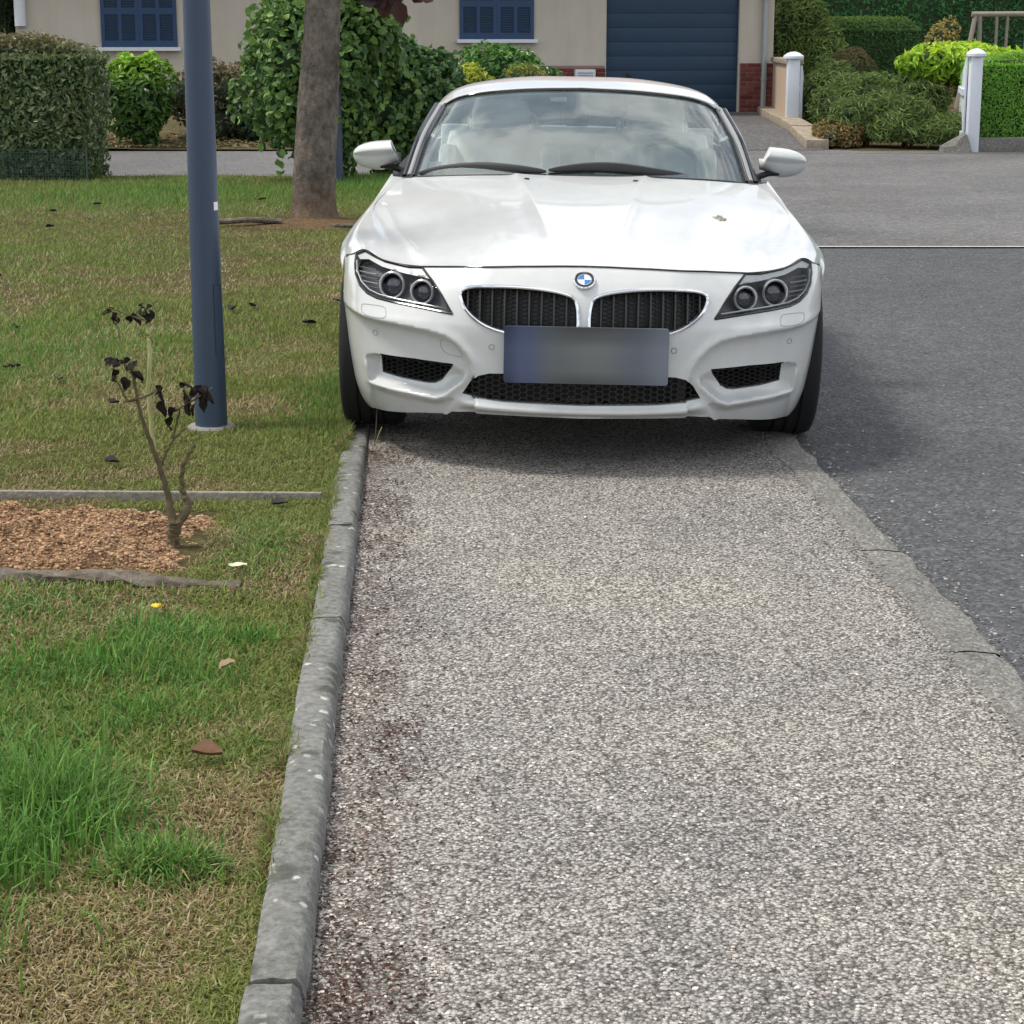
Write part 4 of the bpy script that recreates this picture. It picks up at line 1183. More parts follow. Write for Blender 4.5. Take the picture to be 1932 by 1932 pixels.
M_LEAF = leaf_mat('leaf_green', gain=1.3); M_LEAFG = leaf_mat('leaf_glossy', .32, .2, .5, 1.25); M_NEEDLE = leaf_mat('needle_green', .6, .18, .25, 1.3)
M_TWIG = plain('twig_brown', (.055, .040, .028), .9, var=.3, vscale=20)
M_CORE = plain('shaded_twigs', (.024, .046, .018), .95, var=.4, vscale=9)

def box_hedge(name, label, c, d, n, size, stops, aspect=.5, rz=0, seed=0, bulge=.06, mat=None, group=None, cat='hedge', toptint=None, rough=.06, needle=False, core=True):
    """clipped hedge: foliage on a gently bulging block"""
    r = np.random.default_rng(seed)
    root = empty(name, (c[0], c[1], c[2]), (0, 0, rz)); tag(root, label, cat, group)
    hx, hy, hz = d[0] / 2, d[1] / 2, d[2]
    areas = np.array([d[0] * d[2], d[0] * d[2] * .35, d[1] * d[2], d[1] * d[2], d[0] * d[1]]); areas /= areas.sum()
    f = r.choice(5, n, p=areas); u, v = r.uniform(-1, 1, n), r.uniform(0, 1, n); w = r.uniform(-1, 1, n)
    P = np.zeros((n, 3)); N = np.zeros((n, 3))
    for k, (nx, ny, nz) in enumerate([(0, -1, 0), (0, 1, 0), (1, 0, 0), (-1, 0, 0), (0, 0, 1)]):
        m = f == k; N[m] = (nx, ny, nz)
        if k < 2: P[m] = np.stack([u[m] * hx, np.full(m.sum(), ny * hy), v[m] * hz], 1)
        elif k < 4: P[m] = np.stack([np.full(m.sum(), nx * hx), u[m] * hy, v[m] * hz], 1)
        else: P[m] = np.stack([u[m] * hx, w[m] * hy, np.full(m.sum(), hz)], 1)
    # soften corners, uneven surface
    q = P / np.array([hx, hy, hz]); e = np.maximum(0, (np.abs(q[:, :2]).max(1) - .8) / .2) * np.maximum(0, (q[:, 2] - .85) / .15)
    P[:, 2] -= e * .12 * hz
    P += N * ((fbm(P + 5, 1.6, seed) - .5)[:, None] * bulge * 3 + r.normal(0, rough, n)[:, None] * .5 - np.abs(r.normal(0, rough, n))[:, None])
    C = tint(n, stops, seed)
    big = fbm(P + 3, 1.1, seed + 4, 3)[:, None]; C = C * (.75 + .5 * big)
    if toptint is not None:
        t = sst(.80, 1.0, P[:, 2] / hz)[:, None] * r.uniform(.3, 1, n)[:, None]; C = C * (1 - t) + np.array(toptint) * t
    if needle: N = N + np.array([0, 0, .8])
    V, F, C = leaf_cloud(P, N, size, aspect, C, seed=seed, jit=1.0)
    obj('foliage', fast_mesh(V, F, C), mat or M_LEAF, root)
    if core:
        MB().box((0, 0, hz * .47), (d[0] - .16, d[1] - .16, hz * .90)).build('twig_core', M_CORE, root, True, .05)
    return root

def blob_shrub(name, label, c, rad, n, size, stops, aspect=.5, seed=0, lumps=9, mat=None, cat='shrub', group=None, stems=4, toptint=None, lift_=.5, droop=.0, round_=False, flat=1.0, shell=.72, hgt=None, jit=.9, corek=.62, wild=.35):
    """loose shrub: overlapping leafy lumps round a few stems"""
    r = np.random.default_rng(seed)
    root = empty(name, c); tag(root, label, cat, group)
    R = np.array(rad, float)
    cen = sph(lumps, r) * r.uniform(.25, .72, lumps)[:, None] * R; cen[0] = 0
    lr = r.uniform(.34, .58, lumps); lr[0] = .7
    k = r.choice(lumps, n, p=lr ** 2 / (lr ** 2).sum())
    d = sph(n, r); rr = r.uniform(shell, 1.0, n) ** .6
    P = cen[k] + d * (lr[k] * rr)[:, None] * R
    P += (fbm(P + 9, 2.5 / R.mean(), seed)[:, None] - .5) * d * R * wild
    P[:, 2] += R[2] * lift_ * 2 * .5 + R[2] * (1 - lift_) * 0
    P[:, 2] = np.where(P[:, 2] < .03, r.uniform(.03, .2, n), P[:, 2])
    N = d * .8 + np.array([0, 0, .55]) * flat
    C = tint(n, stops, seed) * (.72 + .56 * fbm(P + 2, 2.2 / R.mean(), seed + 3, 3))[:, None]
    if toptint is not None:
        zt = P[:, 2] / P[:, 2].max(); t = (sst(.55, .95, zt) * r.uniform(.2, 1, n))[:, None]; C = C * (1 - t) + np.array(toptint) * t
    V, F, C = leaf_cloud(P, N, size, aspect, C, seed=seed + 1, droop=droop, round_=round_, jit=jit)
    crown = obj('crown', fast_mesh(V, F, C), mat or M_LEAF, root)
    st = MB()
    for q in range(stems):
        a = 6.28 * q / stems + r.uniform(-.4, .4); tgt = cen[r.integers(0, lumps)]
        st.tube([(.06 * math.cos(a), .06 * math.sin(a), -.05), (tgt[0] * .3 + .05 * math.cos(a), tgt[1] * .3, R[2] * .5), (tgt[0] * .8, tgt[1] * .8, R[2] * lift_ + tgt[2] * .7)], [.022, .016, .006], 6)
    for q in range(3):
        pass
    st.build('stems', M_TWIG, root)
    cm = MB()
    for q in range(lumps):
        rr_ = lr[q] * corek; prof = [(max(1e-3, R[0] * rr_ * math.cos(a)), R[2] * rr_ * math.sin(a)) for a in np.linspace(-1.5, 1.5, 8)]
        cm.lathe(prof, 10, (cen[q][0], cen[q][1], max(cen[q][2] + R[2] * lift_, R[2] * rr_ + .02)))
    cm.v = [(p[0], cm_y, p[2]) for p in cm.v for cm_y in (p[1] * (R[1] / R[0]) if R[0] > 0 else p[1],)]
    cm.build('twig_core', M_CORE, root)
    return root

DG = [(.022, .050, .014), (.035, .075, .020), (.05, .095, .028)]          # deep greens
# left clipped hedge at the lawn's edge
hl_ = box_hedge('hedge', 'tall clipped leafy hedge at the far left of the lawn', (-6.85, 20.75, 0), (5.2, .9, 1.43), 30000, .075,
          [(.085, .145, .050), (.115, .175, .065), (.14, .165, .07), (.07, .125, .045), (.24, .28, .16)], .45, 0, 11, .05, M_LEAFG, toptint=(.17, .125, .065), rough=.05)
M_FENCE = plain('green_mesh_fence', (.045, .085, .068), .7, var=.2)
mf = empty('mesh_fence', (-4.28, 20.22, 0)); tag(mf, 'low green mesh fence at the foot of the left hedge', 'fence')
for k in range(2): MB().tube([(-.98 * k, 0, 0), (-.98 * k, 0, .36)], .010, 8).build('fence_post', M_FENCE, mf)
fm = MB()
for k in range(33): fm.box((-.03 * k, 0, .17), (.004, .004, .34))
for k in range(12): fm.box((-.48, .004, .02 + .028 * k), (.97, .004, .004))
o = fm.build('wire_mesh', M_FENCE, mf, False); o['kind'] = 'stuff'

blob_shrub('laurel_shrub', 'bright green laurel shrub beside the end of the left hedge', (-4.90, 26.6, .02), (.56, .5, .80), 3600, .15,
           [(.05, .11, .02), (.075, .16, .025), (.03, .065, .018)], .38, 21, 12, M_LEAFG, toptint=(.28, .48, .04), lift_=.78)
blob_shrub('russet_shrub', 'olive and russet shrub below the left shutters', (-4.02, 27.4, .05), (.62, .55, .66), 4200, .085,
           [(.05, .055, .028), (.075, .07, .03), (.03, .042, .02), (.10, .085, .05)], .45, 22, 12, lift_=.78, toptint=(.18, .135, .06))
blob_shrub('dark_shrub', 'dark green low shrub behind the lamp post', (-3.25, 27.3, .03), (.75, .5, .42), 3200, .09,
           [(.02, .042, .020), (.03, .06, .028), (.045, .07, .04)], .45, 23, 8, lift_=.95)
hz = blob_shrub('hazel_shrub', 'big leafy hazel shrub behind the tree trunk', (-1.80, 20.2, .0), (.90, .72, 1.15), 16000, .085,
           [(.075, .145, .042), (.11, .19, .052), (.155, .245, .06), (.05, .105, .04)], .74, 31, 20, M_LEAF, lift_=1.02, droop=.3, round_=True, stems=9, wild=.75, corek=.5, toptint=(.15, .26, .055))
blob_shrub('leafy_shrub', 'darker leafy shrub between the tree trunk and the car', (-1.0, 20.9, .0), (.62, .6, .80), 10000, .085, [(.05, .11, .04), (.075, .145, .05), (.04, .085, .035), (.11, .185, .06)], .74, 32, 14, M_LEAF, lift_=1.0, droop=.3, round_=True, stems=6, wild=.7, corek=.5)
# its biggest leaves, one by one
lr_ = np.random.default_rng(5)
Vl, Fl, Cl = leaf_cloud(np.zeros((1, 3)), np.array([[0, -1.0, .2]]), .090, .78, np.array([[.10, .19, .04]]), seed=3, jit=0, round_=True)
lm = [fast_mesh(Vl, Fl, np.tile(c, (len(Vl), 1)), True) for c in ((.085, .165, .04), (.12, .215, .05), (.06, .125, .04), (.15, .25, .055))]
for m in lm: m.materials.append(M_LEAF)
crown_h = [c for c in hz.children if c.name.startswith('crown')][0]
for k in range(110):
    a, h = lr_.uniform(0, 6.28), lr_.uniform(.12, 2.0)
    w = math.sqrt(max(.05, 1 - ((h - 1.1) / 1.25) ** 2))
    x = lr_.uniform(-1, 1) * w
    o = obj('leaf', lm[int(lr_.integers(0, 4))], None, crown_h)
    o.location = (x * .86, -.70 * math.sqrt(max(0, 1 - x * x)) * w + lr_.uniform(-.02, .06), h)
    o.rotation_euler = (lr_.normal(.35, .7), lr_.normal(0, 1.4), lr_.normal(0, .8)); sc = lr_.uniform(.75, 1.25); o.scale = (sc,) * 3
# shrubs in front of the house, seen over the car
blob_shrub('golden_shrub', 'yellow green golden shrub seen left of the car roof', (-.62, 28.6, .1), (.55, .5, .55), 2600, .10, [(.20, .26, .03), (.30, .33, .04), (.13, .20, .03)], .45, 41, 8, lift_=.9, toptint=(.36, .38, .05))
blob_shrub('green_shrub', 'dark green shrub below the middle shutters', (-.05, 30.2, .15), (.95, .6, .68), 3600, .12, [(.03, .085, .018), (.045, .12, .025), (.06, .15, .03)], .45, 42, 9, M_LEAFG, lift_=.95, toptint=(.10, .24, .03))
blob_shrub('feathery_shrub', 'feathery yellow green bush rising just over the car roof', (.28, 27.9, .05), (.72, .5, .52), 5200, .075, [(.19, .22, .045), (.26, .27, .06), (.15, .17, .04)], .22, 43, 7, lift_=.98)
# right garden
blob_shrub('feathery_conifer', 'feathery green conifer standing at the house corner', (5.0, 34.5, .1), (.70, .6, 1.15), 9000, .16, [(.11, .17, .05), (.16, .23, .065), (.22, .29, .09)], .16, 51, 16, M_NEEDLE, cat='conifer', lift_=1.0, flat=1.2)
blob_shrub('speckled_shrub', 'pale leaved shrub above the conifer by the house', (4.85, 37.5, .1), (.8, .6, 1.35), 3000, .13, [(.19, .25, .08), (.27, .31, .10), (.11, .17, .05)], .5, 52, 9, lift_=1.0)
blob_shrub('clipped_dome', 'clipped dome shaped bush with brownish green top', (5.48, 33.0, .15), (.60, .6, .68), 9000, .05, [(.08, .11, .04), (.11, .135, .05), (.065, .09, .035)], .45, 53, 1, lift_=.9, toptint=(.20, .155, .07), shell=.9)
box_hedge('hedge', 'dark clipped hedge block behind the dome bush', (6.62, 38.6, .1), (1.9, 1.4, 1.66), 26000, .05, [(.045, .105, .034), (.07, .14, .045)], .4, 0, 54, .03, M_NEEDLE, toptint=(.13, .20, .04), rough=.03)
box_hedge('hedge', 'tall dark hedge across the back of the right garden', (14, 46, 0), (20, 1.6, 4.2), 60000, .12, [(.028, .115, .038), (.045, .155, .05), (.065, .19, .06)], .4, 0, 55, .10, M_NEEDLE, rough=.07)
blob_shrub('golden_bush', 'loose golden brown bush in front of the back hedge', (7.55, 36.0, .1), (.52, .5, .85), 3000, .085, [(.24, .21, .07), (.33, .26, .08), (.16, .17, .06)], .45, 56, 9, lift_=1.0, toptint=(.30, .24, .08))
lime = blob_shrub('lime_shrub', 'lime green spreading shrub on a thin trunk beside the gate', (6.55, 28.6, .45), (1.05, .8, .42), 5200, .16, [(.16, .30, .025), (.24, .40, .03), (.10, .21, .02)], .34, 57, 9, M_LEAF, lift_=1.35, toptint=(.42, .56, .05), stems=0, droop=.5)
MB().tube([(-.52, -.2, -.42), (-.50, -.18, 0), (-.42, -.1, .35), (-.1, 0, .6)], [.045, .04, .035, .02], 8).build('trunk', plain('pale_bark', (.16, .11, .06), .9, var=.3), lime)
jr = np.random.default_rng(9)
for k, (x, y, rx_, rz_) in enumerate(((4.70, 26.95, .62, .40), (4.95, 28.5, .62, .56), (5.22, 26.65, .62, .36), (5.50, 28.3, .62, .54), (4.72, 30.6, .5, .62), (5.72, 26.5, .50, .26))):
    lab = ['low juniper sprawling against the left gate leaf', 'juniper clump second from the left gate post', 'juniper in the middle of the gateway, nearest the road', 'bushy juniper behind the middle of the gateway', 'taller juniper behind the left gate post', 'low dark juniper under the lime shrub'][k]
    blob_shrub('juniper', lab, (x, y, .05), (rx_, .5, rz_), 5200, .13, [(.07, .115, .038), (.115, .17, .055), (.18, .24, .075)], .15, 60 + k, 16, M_NEEDLE, cat='juniper', group='junipers behind the gate', corek=.42, lift_=.68, flat=1.0)
blob_shrub('bronze_bush', 'small bronze leaved bush at the foot of the stone edging', (4.34, 26.75, .0), (.40, .35, .24), 2800, .065, [(.17, .12, .045), (.24, .165, .065), (.12, .11, .04)], .5, 71, 12, lift_=.62)
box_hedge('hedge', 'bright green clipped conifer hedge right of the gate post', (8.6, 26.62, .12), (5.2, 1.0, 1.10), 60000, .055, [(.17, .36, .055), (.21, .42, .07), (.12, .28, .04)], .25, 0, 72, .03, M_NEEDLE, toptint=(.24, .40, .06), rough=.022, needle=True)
# trees far beyond the frame so that the place does not end at the hedge
for k, (x, y) in enumerate(((-14, 34), (9, 62), (20, 58), (-9, 60))):
    t_ = empty('garden_tree', (x, y, 0)); tag(t_, ['broad dark tree beyond the left end of the house', 'round tree behind the back hedge', 'tall tree far right behind the back hedge', 'tree behind the house roof'][k], 'tree', 'trees behind the gardens')
    MB().tube([(0, 0, -.1), (.05, 0, 1.5), (0, .1, 3.2)], [.22, .17, .12], 10).build('trunk', M_TWIG, t_)
    r_ = np.random.default_rng(80 + k); n_ = 6000; cen_ = sph(14, r_) * r_.uniform(.3, 1.6, 14)[:, None] + [0, 0, 4.2]; q_ = r_.integers(0, 14, n_)
    P_ = cen_[q_] + sph(n_, r_) * r_.uniform(.6, 1.15, n_)[:, None]
    Vt, Ft, Ct = leaf_cloud(P_, sph(n_, r_) + [0, 0, .6], .22, .5, tint(n_, DG, 80 + k), seed=80 + k)
    obj('crown', fast_mesh(Vt, Ft, Ct), M_LEAF, t_)
bk = box_hedge('hedge', 'dark hedge beyond the left corner of the house', (-10.25, 33.1, 0), (4.6, 1.5, 3.4), 12000, .12, [(.016, .028, .012), (.025, .042, .018)], .45, 0, 91, .08)
# ------------------------------------------------------------------ street tree, lamp posts
def mat_bark():
    t = NT('grey_bark'); co = t.coord()
    mp = t.node('ShaderNodeMapping'); mp.inputs['Scale'].default_value = (1, 1, .7); t.link(co, mp.inputs['Vector'])
    n = t.noise(22, 6, .7, mp.outputs['Vector']); n2 = t.noise(3.5, 4, .6, co); n3 = t.noise(70, 3, .6, co)
    c = t.ramp(n.outputs['Fac'], [(.3, (.085, .074, .064)), (.52, (.17, .152, .136)), (.75, (.26, .238, .215))])
    c = t.mix(1, c, t.ramp(n2.outputs['Fac'], [(.35, (.55, .53, .52)), (.65, (1.2, 1.17, 1.10))]), 'MULTIPLY')
    sp = t.node('ShaderNodeSeparateXYZ'); t.link(co, sp.inputs[0])
    foot = t.ramp(sp.outputs['Z'], [(.0, (1, 1, 1)), (.42, (0, 0, 0))])
    c = t.mix(t.math('MULTIPLY', foot, n2.outputs['Fac']), c, (.15, .085, .04))
    t.color(c); t.set(Roughness=.95); t.b.inputs['Specular IOR Level'].default_value = .15
    t.bump(t.math('ADD', n.outputs['Fac'], t.math('MULTIPLY', n3.outputs['Fac'], .4)), .8, .03)
    return t.m
M_BARK = mat_bark()
TR = empty('street_tree', (-1.575, 15.87, 0)); tag(TR, 'street tree with thick grey brown trunk standing in the lawn', 'tree')
tz = [-.1, .0, .03, .10, .25, .5, .8, 1.1, 1.45, 1.75, 2.1, 2.5]
tr_ = [.235, .215, .195, .178, .170, .166, .160, .152, .140, .138, .145, .15]
tx = [0, 0, 0, 0, .008, .024, .046, .068, .092, .112, .13, .15]
V, F = [], []; nn = 36; zz = np.linspace(-.1, 2.5, 70)
for z in zz:
    R = float(np.interp(z, tz, tr_)); X = float(np.interp(z, tz, tx))
    for k in range(nn):
        a = 2 * math.pi * k / nn
        p = np.array([[math.cos(a) * 1.5, math.sin(a) * 1.5, z * 1.2]])
        e = .022 * (float(fbm(p, 1.5, 4)[0]) - .5) + .012 * (float(fbm(p, 7, 6)[0]) - .5) + (.03 * max(0, 1 - z / .12) * max(0, math.sin(3 * a + 1)) if z < .12 else 0)
        V.append((X + (R + e) * math.cos(a), (R + e) * math.sin(a), z))
F = [(i * nn + k, i * nn + (k + 1) % nn, (i + 1) * nn + (k + 1) % nn, (i + 1) * nn + k) for i in range(69) for k in range(nn)]
trunk = MB().add(V, F).build('trunk', M_BARK, TR)
limb = MB()
limbs = [[(.07, 0, 2.3), (.5, -.2, 3.2), (.9, -.4, 4.2)], [(.07, 0, 2.3), (-.5, .1, 3.1), (-1.1, .2, 4.0)], [(.07, 0, 2.4), (.1, .6, 3.3), (.2, 1.0, 4.3)], [(.07, 0, 2.4), (.0, -.1, 3.6), (.1, .1, 5.0)], [(.10, 0, 2.2), (.42, -.10, 2.35), (.66, -.16, 2.05), (.74, -.18, 1.78)]]
for L in limbs: limb.tube(L, np.linspace(.085 if len(L) == 3 else .03, .03 if len(L) == 3 else .008, len(L)), 10)
limb.build('limbs', M_BARK, TR)
r_ = np.random.default_rng(3); n_ = 4500
cen_ = np.array([p for L in limbs[:4] for p in L[1:]]); q_ = r_.integers(0, len(cen_), n_)
P_ = cen_[q_] + sph(n_, r_) * (r_.uniform(.2, .75, n_))[:, None]; P_ = P_[P_[:, 2] > 2.55]
Vt, Ft, Ct = leaf_cloud(P_, sph(len(P_), r_) + [0, 0, .6], .15, .6, tint(len(P_), [(.045, .02, .022), (.06, .03, .025), (.04, .035, .02)], 3), seed=3, round_=True)
crown = obj('crown', fast_mesh(Vt, Ft, Ct), M_LEAF, TR)
Vl, Fl, Cl = leaf_cloud(np.zeros((1, 3)), np.array([[0, -1.0, .1]]), .19, .62, np.array([[.03, .018, .018]]), seed=8, jit=0, round_=True)
dl = [fast_mesh(Vl, Fl, np.tile(c, (len(Vl), 1)), True) for c in ((.028, .015, .017), (.05, .022, .020), (.075, .032, .022))]
for m in dl: m.materials.append(M_LEAF)
for k, (x, z, rot, sc) in enumerate(((.56, 1.70, .3, 1.0), (.60, 1.66, -.5, 1.1), (.52, 1.78, .9, 1.0), (.66, 1.72, .1, 1.1), (.72, 1.62, -.9, 1.15), (.70, 1.80, .6, 1.0), (.80, 1.76, -1.9, .9), (.86, 1.74, -2.2, .95), (.93, 1.73, -2.4, .8), (.78, 1.86, .2, 1.0), (.60, 1.88, 1.4, 1.1), (.90, 1.84, -1.2, .9), (.48, 1.70, 1.0, .8))):
    o = obj('drooping_leaf', dl[k % 3], None, TR); o.location = (x, -.22 + .03 * (k % 4), z); o.rotation_euler = (random.uniform(-.3, .5), rot, random.uniform(-.5, .5)); o.scale = (sc,) * 3

M_POST = plain('blue_grey_post_paint', (.033, .054, .095), .42, var=.10, vscale=9)
def lamp_post(x, y, r0, r1, label, detail):
    p = empty('lamp_post', (x, y, 0)); tag(p, label, 'lamp post', 'blue lamp posts')
    prof = [(r0, -.05)] + [(r0 + (r1 - r0) * t, 4.2 * t) for t in np.linspace(0, 1, 9)] + [(.0, 4.21)]
    MB().lathe(prof, 40).build('pole', M_POST, p)
    hd = MB().tube([(0, 0, 4.15), (.25, -.1, 4.35), (.7, -.25, 4.40)], [.035, .035, .03], 10); hd.build('arm', M_POST, p)
    MB().box((.85, -.3, 4.38), (.5, .2, .08)).build('lamp_head', M_POST, p, True, .02)
    MB().lathe([(0, .032), (r0 + .022, .032), (r0 + .030, .024), (r0 + .030, -.05)], 32).build('base_ring', M_SILVER2, p)
    if detail:
        dr = MB(); 
        for k in range(8):
            pass
        a0 = math.radians(-38)
        rr = lambda z: r0 + (r1 - r0) * z / 4.2 + .0018
        n = 9; Vd = []
        for z in (.30, .56):
            for k in range(n): a = a0 + math.radians(-17 + 34 * k / (n - 1)); Vd.append((rr(z) * math.cos(a), rr(z) * math.sin(a), z))
        dr.add(Vd, [(k, k + 1, n + k + 1, n + k) for k in range(n - 1)]).build('access_door', M_POST, p)
        edge = [(rr(z) * math.cos(a), rr(z) * math.sin(a), z) for z, a in ((.30, a0 - .30), (.56, a0 - .30), (.56, a0 + .30), (.30, a0 + .30))]
        MB().tube([Vd[0], Vd[n]], .0011, 5).build('door_seam', M_SEAMB, p); MB().tube([Vd[n + k] for k in range(n)], .0011, 5).build('door_seam', M_SEAMB, p); MB().tube([Vd[n - 1], Vd[2 * n - 1]], .0011, 5).build('door_seam', M_SEAMB, p)
        rz = lambda z: r0 + (r1 - r0) * z / 4.2 + .001
        a1 = math.radians(-26); Vs = []
        for z in (.832, .862):
            for k in range(4): a = a1 + math.radians(9 * (k - 1.5)); Vs.append((rz(z) * math.cos(a), rz(z) * math.sin(a), z))
        MB().add(Vs, [(k, k + 1, 5 + k, 4 + k) for k in range(3)]).build('sticker', M_STICK, p)
    return p
M_SEAMB = plain('post_seam', (.012, .018, .03), .6)
M_SILVER2 = plain('galvanised_ring', (.22, .215, .20), .9, .0, var=.4, vscale=40)
lamp_post(-1.128, 7.31, .0605, .030, 'blue lamp post in the lawn beside the withered shrub', True)
lamp_post(-1.715, 19.7, .060, .040, 'thin blue lamp post standing right behind the tree trunk', False)

# ------------------------------------------------------------------ edging boards, logs
M_BOARD = mat_concrete('edging_board_grey', (.17, .155, .13), (.30, .275, .235), False)
M_LOG = mat_soil('weathered_log', (.06, .05, .042), (.17, .148, .128), (.27, .24, .21), 26)
eb = empty('edging_board', (-.600, 6.125, 0)); tag(eb, 'thin pale edging board across the lawn behind the withered shrub', 'edging board')
bx = 0.0
for l in (1.05, 1.0, 1.1, 1.0):
    b = MB().box((0, 0, .012), (l - .006, .022, .045)).build('board', M_BOARD, eb, True, .005); b.location = (bx - l / 2, .004 * l + .0 * (bx / 2), .012); b.rotation_euler = (0, random.uniform(-.006, .004), -.01); bx -= l
lg = MB(); pts_ = []
for k in range(26):
    x = -2.05 + k * .053; pts_.append((x, 5.16 - .07 * (x + 1.5) + .012 * math.sin(5 * x), .030 + .006 * math.sin(9 * x) - .012 * max(0, (x + 1.2)) * 2))
lg.tube(pts_, [.034 + .006 * math.sin(7 * k) - .012 * (k > 20) * (k - 20) / 5 for k in range(26)], 12, True, .75)
lg.v = [(p[0], p[1] + random.uniform(-.008, .008), p[2] + random.uniform(-.008, .006)) for p in lg.v]
tag(lg.build('edging_log', M_LOG), 'half buried grey log edging the near side of the mulch bed', 'log')
for (pts_, r, lab) in (([(-2.30, 15.35, .05), (-2.02, 15.36, .07), (-1.78, 15.40, .05)], .028, 'split wood edging lying left of the tree trunk'), ([(-1.37, 15.25, .03), (-1.20, 15.22, .035), (-1.02, 15.25, .03)], .022, 'split wood edging lying right of the tree trunk')):
    tag(MB().tube(pts_, r, 8, True, .8).build('wood_edging', M_LOG), lab, 'wood edging', 'split wood round the tree')
tag(MB().tube([(-2.36, 15.1, -.02), (-2.28, 15.2, .12)], .030, 6).build('wooden_stake', M_LOG), 'short leaning wooden stake left of the tree trunk', 'stake')
ms = []
gx, gy = np.meshgrid(np.linspace(-.95, .55, 46), np.linspace(-.55, .4, 30)); p = np.stack([gx.ravel(), gy.ravel()], 1)
rr_ = np.hypot(p[:, 0] / .75, p[:, 1] / .48); z = .055 * np.clip(1 - rr_, -.3, 1) + .025 * (fbm(p, 9, 2) - .5)
mo = obj('tree_mound', new_mesh(np.column_stack([p, z]), grid_faces(30, 46), True), mat_soil('bark_litter', (.05, .03, .018), (.13, .085, .05), (.21, .15, .10), 28)); mo.location = (-1.62, 15.6, .012)
tag(mo, 'brown bark litter mound round the foot of the tree trunk', 'mound', kind='structure')

# ------------------------------------------------------------------ mulch bed
bx0, bx1, by0, by1 = -3.4, -.70, 5.20, 6.02
nx, ny = 200, 70; gx, gy = np.meshgrid(np.linspace(bx0, bx1, nx), np.linspace(by0, by1, ny)); p = np.stack([gx.ravel(), gy.ravel()], 1)
ed = np.minimum.reduce([sst(0, .45, bx1 - p[:, 0]), sst(0, .12, p[:, 1] - by0), sst(0, .22, by1 - p[:, 1])])
z = .012 + .045 * ed + (.09 * (fbm(p, 13, 6, 3) - .5) + .03 * (fbm(p, 40, 8, 2) - .5)) * (.25 + .75 * ed) - .03 * (1 - ed)
tag(obj('mulch_bed', new_mesh(np.column_stack([p, z]), grid_faces(ny, nx), True), M_BED), 'lumpy orange brown mulch bed round the withered shrub', 'bed', kind='structure')
ico = bmesh.new(); bmesh.ops.create_icosphere(ico, subdivisions=1, radius=1); IV = np.array([v.co[:] for v in ico.verts]); IF = np.array([[v.index for v in f.verts] for f in ico.faces]); ico.free()
def clods(name, P, size, cols, mat, label, cat, squash=.6, seed=0):
    r = np.random.default_rng(seed); n = len(P); s = size * r.uniform(.4, 1.4, n)
    ang = r.uniform(0, 6.28, n); c, si = np.cos(ang), np.sin(ang)
    D = IV[None] * r.uniform(.65, 1.25, (n, len(IV), 1)); D = D * s[:, None, None] * np.stack([r.uniform(.7, 1.5, n), r.uniform(.7, 1.2, n), np.full(n, squash)], 1)[:, None]
    X = D[..., 0] * c[:, None] - D[..., 1] * si[:, None]; Y = D[..., 0] * si[:, None] + D[..., 1] * c[:, None]
    V = np.stack([X, Y, D[..., 2]], -1) + P[:, None]
    F = (IF[None] + (np.arange(n) * len(IV))[:, None, None]).reshape(-1, 3)
    return tag(obj(name, fast_mesh(V.reshape(-1, 3), F, np.repeat(cols, len(IV), 0)), mat), label, cat, kind='stuff')
M_TINT = leaf_mat('tinted_matter', .9, .0, .1)
r_ = np.random.default_rng(12); n_ = 38000
cp = np.stack([r_.uniform(-2.2, bx1 + .02, n_) , r_.uniform(by0 + .03, by1 - .05, n_)], 1)
keep = r_.random(n_) < sst(0, .4, bx1 - cp[:, 0] + .1); cp = cp[keep]; e_ = np.minimum.reduce([sst(0, .45, bx1 - cp[:, 0]), sst(0, .12, cp[:, 1] - by0), sst(0, .22, by1 - cp[:, 1])])
cz = .012 + .045 * e_ + (.09 * (fbm(cp, 13, 6, 3) - .5) + .03 * (fbm(cp, 40, 8, 2) - .5)) * (.25 + .75 * e_) - .03 * (1 - e_)
clods('mulch_clods', np.column_stack([cp, cz]), .0050, tint(len(cp), [(.31, .19, .105), (.38, .25, .145), (.14, .085, .048), (.45, .31, .19), (.21, .13, .072)], 4, .35), M_TINT, 'crumbly orange brown clods covering the mulch bed', 'mulch', .7, 3)

# ------------------------------------------------------------------ withered shrub with black leaves
WS = empty('withered_shrub', (-.973, 5.52, .03)); WS.scale = (.985,) * 3; tag(WS, 'small withered shrub with black drooping leaves in the mulch bed', 'shrub')
def wpt(px, py, dy=0.0):
    """picture position on the shrub's own upright plane, as metres from its foot"""
    return (-1.015 + (px - 324.7) * .001535 * (1 + dy / 5.7) + 1.015, dy, (1014.5 - py) * .001555)
M_STEMB = plain('stem_brown', (.095, .074, .038), .85, var=.3, vscale=40); M_STEMG = plain('stem_olive', (.34, .34, .14), .7, var=.2, vscale=30)
def stem(pts_, r, name, mat):
    P = [wpt(*q) for q in pts_]
    P = [(q[0] + random.gauss(0, .0016), q[1] + random.gauss(0, .0016), q[2]) for q in crom([P, P], 2, max(12, len(P) * 6))[0]]
    return MB().tube(P, np.interp(np.linspace(0, 1, len(P)), np.linspace(0, 1, len(r)), r), 8).build(name, mat, WS)
stem([(324.7, 1022), (325, 1000), (330, 974, .0)], [.020, .018, .020], 'stem', M_STEMB)
stem([(327, 985), (318, 929, .01), (307.6, 878, .0), (290.5, 820, -.01), (273.4, 755, -.02), (265, 690, -.02), (262, 667, -.02)], [.017, .010, .0085, .007, .0055, .004, .003], 'branch', M_STEMB)
stem([(329, 980), (352, 946, .02), (342, 912, .03), (346, 867, .03), (367, 830, .04)], [.016, .013, .008, .007, .0055], 'branch', M_STEMB)
